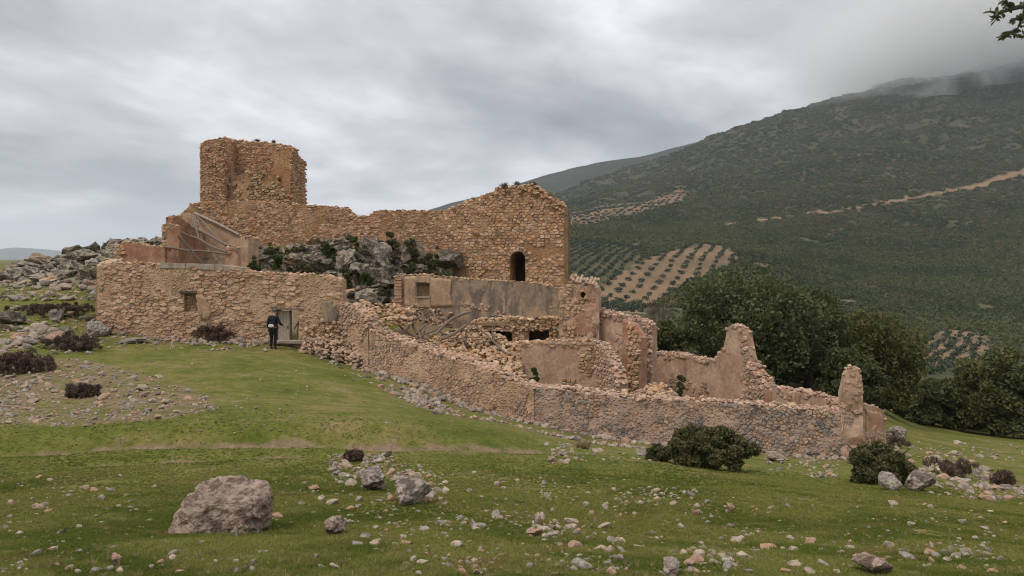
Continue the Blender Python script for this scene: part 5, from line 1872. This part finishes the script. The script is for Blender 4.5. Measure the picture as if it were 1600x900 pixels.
for i, (px, b_, t_, wd, Y, lab) in enumerate([(1090, 575, 535, 130, 57, 'dark undergrowth added under the left of the largest oak'), (1190, 592, 545, 120, 58, 'dark undergrowth added under the middle of the largest oak'),
                                              (1275, 610, 560, 110, 60, 'dark undergrowth added between the largest oak and the olive green oak'), (1375, 650, 590, 120, 62, 'dark undergrowth added under the olive green oak'),
                                              (1450, 668, 610, 110, 68, 'dark undergrowth added at the left of the far tree line'), (1530, 675, 612, 120, 70, 'dark undergrowth added in the middle of the far tree line'),
                                              (1610, 682, 612, 120, 68, 'dark undergrowth added at the right edge of the far tree line')]):
    bush('undergrowth', lab, px, b_, t_, wd, Y, M['oak_dark'], 5000, 160 + i, .15, 36, 1.0, .3, 'bush', 'undergrowth added below the oaks', False, .6, False)  # dark bushes added to stand in for the shade under the crowns

# overhanging oak branch at the top right corner
root = thing('oak_branch', 'leafy oak branch hanging into the top right corner', 'branch', P(1640, 20, 3.4))
b = MB()
TW = [[(1700, -60, 3.6), (1650, -15, 3.5), (1610, 6, 3.42), (1580, 14, 3.38), (1562, 20, 3.36), (1546, 17, 3.35)], [(1610, 6, 3.42), (1596, 28, 3.4), (1590, 45, 3.38), (1583, 58, 3.37)],
      [(1650, -15, 3.5), (1620, 30, 3.45), (1600, 55, 3.42), (1596, 62, 3.4)], [(1580, 14, 3.38), (1572, 2, 3.38), (1568, -10, 3.38)], [(1562, 20, 3.36), (1554, 32, 3.36)], [(1596, 28, 3.4), (1578, 34, 3.38)],
      [(1590, 45, 3.38), (1572, 56, 3.36), (1564, 60, 3.36)], [(1620, 30, 3.45), (1640, 60, 3.45)], [(1650, -15, 3.5), (1690, 30, 3.5)]]
for tw in TW:
    b.tube([P(*p) for p in tw], np.linspace(.006, .0015, len(tw)) if len(tw) < 6 else np.linspace(.02, .002, len(tw)), 5, .5)
b.build('twigs', M['bark'], root)
LV = []
rr = random.Random(5)
me_leaf = []
for v in range(4):
    V = [(0, 0, 0), (.25, .16, .03), (.6, .2, .05), (1, 0, .0), (.6, -.2, .05), (.25, -.16, .03), (.3, 0, -.02), (.65, 0, -.01)]
    V = np.array(V) * (1, 1 + .1 * v, 1 + v * .5)
    me = bpy.data.meshes.new('leaf')
    me.from_pydata(V.tolist(), [], [(0, 1, 6), (1, 2, 7, 6), (2, 3, 7), (0, 6, 5), (6, 7, 4, 5), (7, 3, 4)])
    me.attributes.new('tint', 'FLOAT', 'FACE')
    me.materials.append(M['oak'])
    me_leaf.append(me)
for tw in TW:
    pts = np.array([P(*p) for p in tw])
    for q in range(len(tw) - 1):
        nl = 16 if q or len(tw) < 6 else 4
        for k in range(nl):
            t = rr.random()
            p = pts[q] + (pts[q + 1] - pts[q]) * t
            o = bpy.data.objects.new('leaf', me_leaf[rr.randrange(4)])
            link(o, root)
            o.location = p - np.array(root.location) + np.array([rr.uniform(-.006, .006) for _ in range(3)])
            o.scale = (rr.uniform(.018, .036),) * 3
            o.rotation_euler = (rr.uniform(-1.2, 1.2), rr.uniform(-.8, .8), rr.uniform(0, 6.28))

# ------------------------------------------------------------------ olive groves and maquis
def proto_cloud(name, mat, n, leaf, seed, squash=.8, lob=7):
    r = np.random.default_rng(seed)
    L = [(d[0] * .5, d[1] * .5, .55 + d[2] * .3, r.uniform(.3, .5)) for d in r.normal(size=(lob, 3)) * .6]
    C, U, Wv, t = leafcloud(L, n, leaf)
    C[:, 2] *= squash
    C[:, 2] = np.maximum(C[:, 2], 0.02)
    n = len(C)
    V = np.empty((n, 4, 3))
    V[:, 0], V[:, 1], V[:, 2], V[:, 3] = C - U, C - Wv, C + U, C + Wv
    me = bpy.data.meshes.new(name)
    me.from_pydata(V.reshape(-1, 3).tolist(), [], np.arange(4 * n).reshape(-1, 4).tolist())
    me.attributes.new('tint', 'FLOAT', 'FACE').data.foreach_set('value', np.asarray(t * .25, np.float32))
    me.materials.append(mat)
    return me


def instancer(name, pts, scl, rotz, idx, meshes, label, cat):
    """one object that scatters many small plants over the ground"""
    me = bpy.data.meshes.new(name)
    me.vertices.add(len(pts))
    me.vertices.foreach_set('co', np.asarray(pts, np.float32).ravel())
    me.attributes.new('scl', 'FLOAT', 'POINT').data.foreach_set('value', np.asarray(scl, np.float32))
    rv = np.zeros((len(pts), 3), np.float32)
    rv[:, 2] = rotz
    me.attributes.new('rot', 'FLOAT_VECTOR', 'POINT').data.foreach_set('vector', rv.ravel())
    me.attributes.new('pick', 'INT', 'POINT').data.foreach_set('value', np.asarray(idx, np.int32))
    o = link(bpy.data.objects.new(name, me))
    g = bpy.data.node_groups.new(name + ' scatter', 'GeometryNodeTree')
    g.interface.new_socket('Geometry', in_out='INPUT', socket_type='NodeSocketGeometry')
    g.interface.new_socket('Geometry', in_out='OUTPUT', socket_type='NodeSocketGeometry')
    N, Lk = g.nodes, g.links
    gi, go = N.new('NodeGroupInput'), N.new('NodeGroupOutput')
    iop = N.new('GeometryNodeInstanceOnPoints')
    join = N.new('GeometryNodeGeometryToInstance')
    for m in meshes:
        po = bpy.data.objects.new(m.name, m)
        oi = N.new('GeometryNodeObjectInfo')
        oi.inputs['Object'].default_value = po
        Lk.new(oi.outputs['Geometry'], join.inputs[0])

    def na(nm, ty):
        a = N.new('GeometryNodeInputNamedAttribute')
        a.data_type = ty
        a.inputs['Name'].default_value = nm
        return a.outputs[0]
    Lk.new(gi.outputs[0], iop.inputs['Points'])
    Lk.new(join.outputs[0], iop.inputs['Instance'])
    iop.inputs['Pick Instance'].default_value = True
    Lk.new(na('pick', 'INT'), iop.inputs['Instance Index'])
    Lk.new(na('rot', 'FLOAT_VECTOR'), iop.inputs['Rotation'])
    Lk.new(na('scl', 'FLOAT'), iop.inputs['Scale'])
    Lk.new(iop.outputs[0], go.inputs[0])
    md = o.modifiers.new('scatter', 'NODES')
    md.node_group = g
    return tag(o, label, cat, None, 'stuff')


olive_me = [proto_cloud('olive_tree', M['olive'], 150, .17, 500 + i) for i in range(4)]


def grove(poly, sx, sy, ang, Y0, Y1, jitter=.6):
    pts = []
    ca, sa = math.cos(ang), math.sin(ang)
    pmin = min(p[0] for p in poly)
    pmax = max(p[0] for p in poly)
    x0, x1 = (pmin - 800) / F * Y1 - 60 if pmin < 800 else (pmin - 800) / F * Y0 - 60, (pmax - 800) / F * Y1 + 60
    cx, cy = (x0 + x1) / 2, (Y0 + Y1) / 2
    R = int(max(x1 - x0, Y1 - Y0) / min(sx, sy)) + 2
    i, j = np.meshgrid(np.arange(-R, R), np.arange(-R, R))
    u = i.ravel() * sx + rng.uniform(-jitter, jitter, i.size)
    v = j.ravel() * sy + rng.uniform(-jitter, jitter, i.size)
    X, Yv = cx + u * ca - v * sa, cy + u * sa + v * ca
    ok = (Yv > Y0) & (Yv < Y1)
    X, Yv = X[ok], Yv[ok]
    Z = gz(X, Yv)
    ok = inpoly(800 + F * X / Yv, HZ - (Z - EYE) * F / Yv, poly)
    return np.stack([X, Yv, Z], 1)[ok]


G1 = grove(ORCH, 13.5, 7.2, 1.24, 200, 620, .7)
GD = grove(ORCHD, 8.6, 5.6, 1.24, 200, 620, .5)
G2 = grove(ORCH2, 13, 9, 1.2, 500, 1100, .8)
G3 = grove(ORCH3, 7.0, 9.5, .4, 120, 420)
AL = [(p, 'olive tree in the brown hillside grove', 'olive trees in the hillside grove', 2.25) for p in G1] + \
     [(p, 'olive tree in the small grove beyond the oaks', 'olive trees at the mountain foot', 2.1) for p in G3] + \
     [(p, 'olive tree in the dense grove beside the tower', 'olive trees in the dense grove', 2.3) for p in GD]
AL.sort(key=lambda t: t[0][1])
gc = {}
for t in AL:
    gc.setdefault(t[1], []).append((t[0][1], t[0][0] / t[0][1]))
gc = {a: (np.quantile([q[0] for q in v], (.2, .4, .6, .8)), np.quantile([q[1] for q in v], (.25, .5, .75))) for a, v in gc.items()}
for k, (p, lab, grp, s) in enumerate(AL[:299]):
    v = ('lowest rows', 'low rows', 'middle rows', 'high rows', 'highest rows')[int(np.searchsorted(gc[lab][0], p[1]))]
    h = ('far left', 'centre left', 'centre right', 'far right')[int(np.searchsorted(gc[lab][1], p[0] / p[1]))]
    lab = f'{lab}, {v}, {h}'
    o = link(bpy.data.objects.new('olive_tree', olive_me[k % 4]))
    o.location = p
    o.scale = (s * random.uniform(.75, 1.15),) * 3
    o.rotation_euler = (0, 0, random.uniform(0, 6.28))
    tag(o, lab, 'tree', grp)
restp = [t[0] for t in AL[299:]] + list(G2)
rsc = [t[3] for t in AL[299:]] + [2.6] * len(G2)
if restp:
    instancer('olive_grove', restp, np.array(rsc) * rng.uniform(.75, 1.15, len(rsc)), rng.uniform(0, 6.28, len(rsc)), rng.integers(0, 4, len(rsc)), olive_me, 'olive rows in the higher groves of the mountain side', 'olive grove')

maq_me = [proto_cloud('shrub', M['maquis'], 90, .22, 600 + i, .55) for i in range(5)] + [proto_cloud('shrub', M['rusty_scrub'], 90, .2, 650, .45)]
N = 230000
Yq = np.exp(rng.uniform(math.log(85), math.log(1750), N))
pxq = rng.uniform(605, 2300, N)
Xq = (pxq - 800) / F * Yq
fi, fj = gidx(pxq, Yq)
so = bil(soil.astype(float), fi, fj)
Zq = bil(GZ, fi, fj)
dens = fb2(Xq, Yq, 26, 3, 41) + 0.5 * fb2(Xq, Yq, 160, 3, 42)
keep = (so < .30) & (dens > -.5 + .3 * rng.random(N))
ppq = HZ - (Zq - EYE) * F / Yq
for poly in (ORCH, ORCHD, ORCH2, ORCH3):
    keep &= ~inpoly(pxq, ppq, poly)
keep &= ~((Yq < 120) & (pxq > 1390))
keep &= ~((Yq < 300) & (pxq < 1080))
keep &= ~((Yq < 240) & (pxq > 1400) & (pxq < 1580))
Xq, Yq, Zq = Xq[keep], Yq[keep], Zq[keep]
sc = rng.uniform(.55, 1.5, len(Xq)) * (1.25 + Yq / 520)
pick = np.where(rng.random(len(Xq)) < .035 + .30 * (fb2(Xq, Yq, 60, 3, 77) > .22) * (Yq < 700), 5, rng.integers(0, 5, len(Xq)))
pq, yq_ = 800 + F * Xq / Yq, HZ - (Zq - EYE) * F / Yq
red = np.zeros(len(Xq))
for (x, y, a, b) in PATCH:
    red = np.maximum(red, np.exp(-(((pq - x) / (a * 1.3)) ** 2 + ((yq_ - y) / (b * 1.5)) ** 2)))
pick = np.where(rng.random(len(Xq)) < .7 * red, 5, pick)
sc = np.where(rng.random(len(Xq)) < .45 * red, sc * .4, sc)
instancer('maquis', np.stack([Xq, Yq, Zq - .1], 1), sc, rng.uniform(0, 6.28, len(Xq)), pick, maq_me, 'dark scrub covering the mountain side', 'scrub')

# turf
def tuft_mesh(seed, n=16):
    r = np.random.default_rng(seed)
    V, Fc = [], []
    for k in range(n):
        a = r.uniform(0, 6.28)
        q = np.array((math.cos(a), math.sin(a), 0)) * r.uniform(0, .9)
        d = np.array((r.normal() * .5, r.normal() * .5, 1))
        h = r.uniform(.5, 1.1)
        s = np.array((math.cos(a + 1.6), math.sin(a + 1.6), 0)) * .085
        i = len(V)
        V += [q - s, q + s, q + d * h * .55 + s * .7, q + d * h * .55 - s * .7, q + d * h + np.array((d[0], d[1], -.25)) * .25]
        Fc += [(i, i + 1, i + 2, i + 3), (i + 3, i + 2, i + 4)]
    me = bpy.data.meshes.new('grass_tuft')
    me.from_pydata([v.tolist() for v in V], [], Fc)
    me.attributes.new('tint', 'FLOAT', 'FACE').data.foreach_set('value', (r.random(len(Fc)) * .3).astype(np.float32))
    me.materials.append(M['blade'])
    return me


tm = [tuft_mesh(700 + i) for i in range(5)]
N = 330000
Yq = 1 / rng.uniform(1 / 38, 1 / 3.6, N)
Yq = np.append(Yq, 1 / rng.uniform(1 / 19, 1 / 3.6, 130000))
pxq = np.append(rng.uniform(-250, 1850, N), np.where(rng.random(130000) < .5, rng.uniform(-900, -250, 130000), rng.uniform(1850, 2500, 130000)))
N = len(Yq)
Xq = (pxq - 800) / F * Yq
fi, fj = gidx(pxq, Yq)
Zq = bil(GZ, fi, fj)
dq = bil(dirt.astype(float), fi, fj) + bil(rockmask.astype(float), fi, fj)
dn = fb2(Xq, Yq, .5, 3, 51) + .6 * fb2(Xq, Yq, 2.6, 2, 52)
keep = (dq + .5 * rng.random(N) < .58) & (dn > -.62 + .2 * rng.random(N)) & ~((Yq > 29) & (pxq > 575)) & (rng.random(N) > sstep(9, 19, Yq))
Xq, Yq, Zq, dn = Xq[keep], Yq[keep], Zq[keep], dn[keep]
sc = rng.uniform(.012, .026, len(Xq)) * (1 + .5 * np.clip(dn, -.3, 1)) * (.85 + Yq / 28)
ring = []
for o in [o for o in bpy.data.objects if o.name.split('.')[0] == 'boulder' and o.location.y < 12]:
    d = np.array(o.dimensions) if o.dimensions[0] > 0 else np.array((.4, .4, .3))
    a = rng.uniform(0, 6.2832, 420)
    rr_ = rng.uniform(.44, .60, 420)
    ring.append(np.stack([o.location.x + np.cos(a) * d[0] * rr_, o.location.y + np.sin(a) * d[1] * rr_], 1))
hs = [(x, y, h) for x, y, h in STONES if y < 11 and h > .03]
for x, y, h in hs:
    a = rng.uniform(0, 6.2832, 12)
    ring.append(np.stack([x + np.cos(a) * h * rng.uniform(.8, 1.25, 12), y + np.sin(a) * h * rng.uniform(.7, 1.1, 12)], 1))
ring = np.concatenate(ring)
Xq, Yq = np.append(Xq, ring[:, 0]), np.append(Yq, ring[:, 1])
Zq = np.append(Zq, gz(ring[:, 0], ring[:, 1]))
sc = np.append(sc, rng.uniform(.018, .040, len(ring)))
instancer('grass', np.stack([Xq, Yq, Zq - .003], 1), sc, rng.uniform(0, 6.28, len(Xq)), rng.integers(0, 5, len(Xq)), tm, 'short green turf of the slope', 'grass')


wm = []
for v in range(4):
    r_ = np.random.default_rng(820 + v)
    V, Fc = [], []
    for k in range(9 if v < 2 else 7):
        a = r_.uniform(0, 6.28)
        flat = v >= 2
        d = np.array((math.cos(a), math.sin(a), 1.6 if not flat else .28)) * r_.uniform(.6, 1)
        sd_ = np.array((-math.sin(a), math.cos(a), 0)) * (.05 if not flat else .20)
        i = len(V)
        V += [np.zeros(3), d * .5 - sd_, d * .5 + sd_, d + np.array((0, 0, -.12))]
        Fc += [(i, i + 1, i + 3, i + 2)]
    me = bpy.data.meshes.new('weed')
    me.from_pydata([q.tolist() for q in V], [], Fc)
    me.attributes.new('tint', 'FLOAT', 'FACE').data.foreach_set('value', (r_.random(len(Fc)) * .3).astype(np.float32))
    me.materials.append(M['straw'] if v < 2 else M['bush_fresh'])
    wm.append(me)
N = 5200
Yw = 1 / rng.uniform(1 / 24, 1 / 3.8, N)
pw = rng.uniform(-250, 1850, N)
Xw = (pw - 800) / F * Yw
kw = fb2(Xw, Yw, 1.6, 3, 61) + .25 * rng.random(N) > .12
Xw, Yw = Xw[kw], Yw[kw]
instancer('weeds', np.stack([Xw, Yw, gz(Xw, Yw)], 1), rng.uniform(.016, .045, len(Xw)), rng.uniform(0, 6.28, len(Xw)), rng.integers(0, 4, len(Xw)), wm, 'scattered dry stalks and small weeds in the turf', 'weeds')


# ------------------------------------------------------------------ the walker
def skinmesh(name, verts, edges, radii, mat, parent, root=0, sub=2):
    me = bpy.data.meshes.new(name + '_rig')
    me.from_pydata(verts, edges, [])
    o = bpy.data.objects.new(name + '_rig', me)
    COL.objects.link(o)
    o.modifiers.new('s', 'SKIN')
    sv = me.skin_vertices[0].data
    for i, rd in enumerate(radii):
        sv[i].radius = (rd, rd) if not isinstance(rd, tuple) else rd
        sv[i].use_root = i == root
    sb = o.modifiers.new('d', 'SUBSURF')
    sb.levels = sub
    sb.render_levels = sub
    dg = bpy.context.evaluated_depsgraph_get()
    dg.update()
    nm = bpy.data.meshes.new_from_object(o.evaluated_get(dg))
    bpy.data.objects.remove(o)
    nm.name = name
    nm.materials.clear()
    nm.materials.append(mat)
    nm.polygons.foreach_set('use_smooth', np.ones(len(nm.polygons), bool))
    return link(bpy.data.objects.new(name, nm), parent)


def walker():
    p = P(427, 541, 34.6)
    p[2] = float(gz(p[0], p[1]))
    v = [(0, 0, .93), (0, .0, 1.1), (0, .02, 1.26), (0, .04, 1.40), (0, .07, 1.50), (0, .11, 1.57), (0, .14, 1.64), (0, .14, 1.71),
         (-.18, .02, 1.40), (-.255, -.02, 1.15), (-.26, .03, .93), (.18, .03, 1.40), (.27, .03, 1.17), (.36, .17, 1.04),
         (-.10, 0, .86), (-.105, .02, .48), (-.10, -.02, .09), (-.115, .13, .035), (.10, 0, .86), (.095, .0, .48), (.085, -.03, .09), (.10, .12, .035)]
    r = [.13, .125, .14, .12, .055, .075, .095, .06, .065, .045, .032, .065, .045, .032, .085, .06, .042, .03, .085, .06, .042, .03]
    e = [(0, 1), (1, 2), (2, 3), (3, 4), (4, 5), (5, 6), (6, 7), (3, 8), (8, 9), (9, 10), (3, 11), (11, 12), (12, 13), (0, 14), (14, 15), (15, 16), (16, 17), (0, 18), (18, 19), (19, 20), (20, 21)]
    # hands: a palm, four curled fingers and a thumb on each
    for wri, sx, dirv in ((10, -1, np.array((0, .15, -1.0))), (13, 1, np.array((.45, .6, -.6)))):
        dirv = dirv / np.linalg.norm(dirv)
        base = np.array(v[wri])
        side = np.cross(dirv, (0, 0, 1.0) if abs(dirv[2]) < .9 else (1.0, 0, 0))
        side /= np.linalg.norm(side)
        palm = len(v)
        v.append(tuple(base + dirv * .07))
        r.append(.03)
        e.append((wri, palm))
        for k, (off, ln) in enumerate(((-.03, .06), (-.01, .075), (.01, .072), (.03, .058))):
            a = len(v)
            v.append(tuple(base + dirv * .105 + side * off))
            v.append(tuple(base + dirv * (.105 + ln * .6) + side * off * 1.1 + np.array((0, .012, 0))))
            v.append(tuple(base + dirv * (.105 + ln) + side * off * 1.1 + np.array((0, .035, 0))))
            r += [.010, .009, .008]
            e += [(palm, a), (a, a + 1), (a + 1, a + 2)]
        a = len(v)
        v.append(tuple(base + dirv * .05 + side * .045 + np.array((0, .015, 0))))
        v.append(tuple(base + dirv * .09 + side * .06 + np.array((0, .03, 0))))
        r += [.011, .009]
        e += [(palm, a), (a, a + 1)]
    body = skinmesh('person', v, e, r, M['skin'], None)
    body.location = p
    body.rotation_euler = (0, 0, -.15)
    tag(body, 'person in black jacket and trousers seen from behind at the farmhouse door', 'person')
    jv = [v[i] for i in (0, 1, 2, 3, 4, 8, 9, 10, 11, 12, 13)]
    jv[0] = (0, 0, .90)
    je = [(0, 1), (1, 2), (2, 3), (3, 4), (3, 5), (5, 6), (6, 7), (3, 8), (8, 9), (9, 10)]
    skinmesh('jacket', jv, je, [(.185, .13), (.17, .135), (.185, .145), (.15, .13), .07, .085, .068, .055, .085, .068, .055], M['cloth'], body)
    tv = [v[i] for i in (0, 14, 15, 16, 18, 19, 20)]
    skinmesh('trousers', tv, [(0, 1), (1, 2), (2, 3), (0, 4), (4, 5), (5, 6)], [.14, .105, .082, .068, .105, .082, .068], M['cloth2'], body)
    for i in (16, 20):
        x, y, z = v[i]
        skinmesh('shoe', [(x, y - .04, .05), (x, y + .06, .045), (x + (.012 if x > 0 else -.012), y + .17, .035)], [(0, 1), (1, 2)], [.05, .05, .04], M['leather'], body)
    b = MB()
    V, Fc = ico(3)
    hv = V * (.088, .10, .075) + np.array((0, .125, 1.69))
    keepf = [f for f in Fc if np.mean(hv[list(f), 2]) > 1.655 and np.mean(hv[list(f), 1]) < .19]
    b.add(hv, keepf, 0)
    h = b.build('hair', M['hair'], None, True, (0, 0, 0))
    h.parent = body
    for sx in (-1, 1):
        b = MB()
        b.add(V * (.012, .022, .032) + np.array((sx * .096, .145, 1.645)), Fc, 0)
        h = b.build('ear', M['skin'], None, True, (0, 0, 0))
        h.parent = body
    b = MB()
    b.add(V * (.014, .022, .024) + np.array((0, .245, 1.63)), Fc, 0)
    h = b.build('nose', M['skin'], None, True, (0, 0, 0))
    h.parent = body
    root = thing('waist_pack', 'white and black pouch worn at the back of the walking person', 'pouch', p + np.array((-.03, -.15, 1.0)))
    b = MB()
    b.add(np.sign(V) * np.abs(V) ** .7 * (.125, .05, .07) + p + np.array((-.05, -.165, 1.04)), Fc, 0)
    b.build('pouch', M['white'], root, True)
    b = MB()
    b.tube([p + np.array((math.cos(a) * .195, math.sin(a) * .145, 1.03)) for a in np.linspace(0, 6.2832, 25)], .022, 6, 0)
    b.build('belt', M['leather'], root)


walker()

# ------------------------------------------------------------------ low cloud on the mountain top, and the air
def volbox(name, lo, hi, label, nodes):
    lo, hi = np.array(lo, float), np.array(hi, float)
    b = MB()
    b.box((0, 0, 0), hi - lo, None, 0)
    m = bpy.data.materials.new(name)
    m.use_nodes = True
    T = NT(m.node_tree)
    out = T.n('ShaderNodeOutputMaterial')
    T.t.links.new(nodes(T), out.inputs['Volume'])
    o = b.build(name, m, None, False, (0, 0, 0))
    o.location = (lo + hi) / 2
    return tag(o, label, None, None, 'stuff')


def mist_nodes(T):
    g = T.n('ShaderNodeTexCoord').outputs['Generated']
    s = T.n('ShaderNodeSeparateXYZ', {}, Vector=g)
    p = pos(T)
    n = T.noise(p, .009, 5, .6, .3)
    ex = T.math('MULTIPLY', T.mapr(s.outputs[0], 0, .28), T.mapr(s.outputs[0], 1.0, .9))
    ey = T.math('MULTIPLY', T.mapr(s.outputs[1], 0, .2), T.mapr(s.outputs[1], 1.0, .9))
    zz = T.math('ADD', s.outputs[2], T.math('MULTIPLY', T.math('SUBTRACT', n, .5), 1.1))
    ez = T.math('MULTIPLY', T.mapr(zz, .12, .36), T.mapr(s.outputs[2], 1.0, .75))
    d = T.math('MULTIPLY', T.math('MULTIPLY', ex, ey), ez)
    pvn = T.n('ShaderNodeVolumePrincipled', {}, Color=(.995, .995, 1.0, 1), Density=T.math('MULTIPLY', d, .013), Anisotropy=0.0)
    return pvn.outputs[0]


MIST = True
HAZE = 0.00011
if MIST:
    volbox('mist', (560, 1150, 300), (1900, 1950, 640), 'low cloud wrapped round the mountain top', mist_nodes)
if HAZE:
    volbox('haze', (-11000, -5300, -1450), (11000, 9600, 660), 'thin blue haze of the distance',
           lambda T: T.n('ShaderNodeVolumePrincipled', {}, Color=(.80, .88, 1.0, 1), Density=HAZE, Anisotropy=.3).outputs[0])
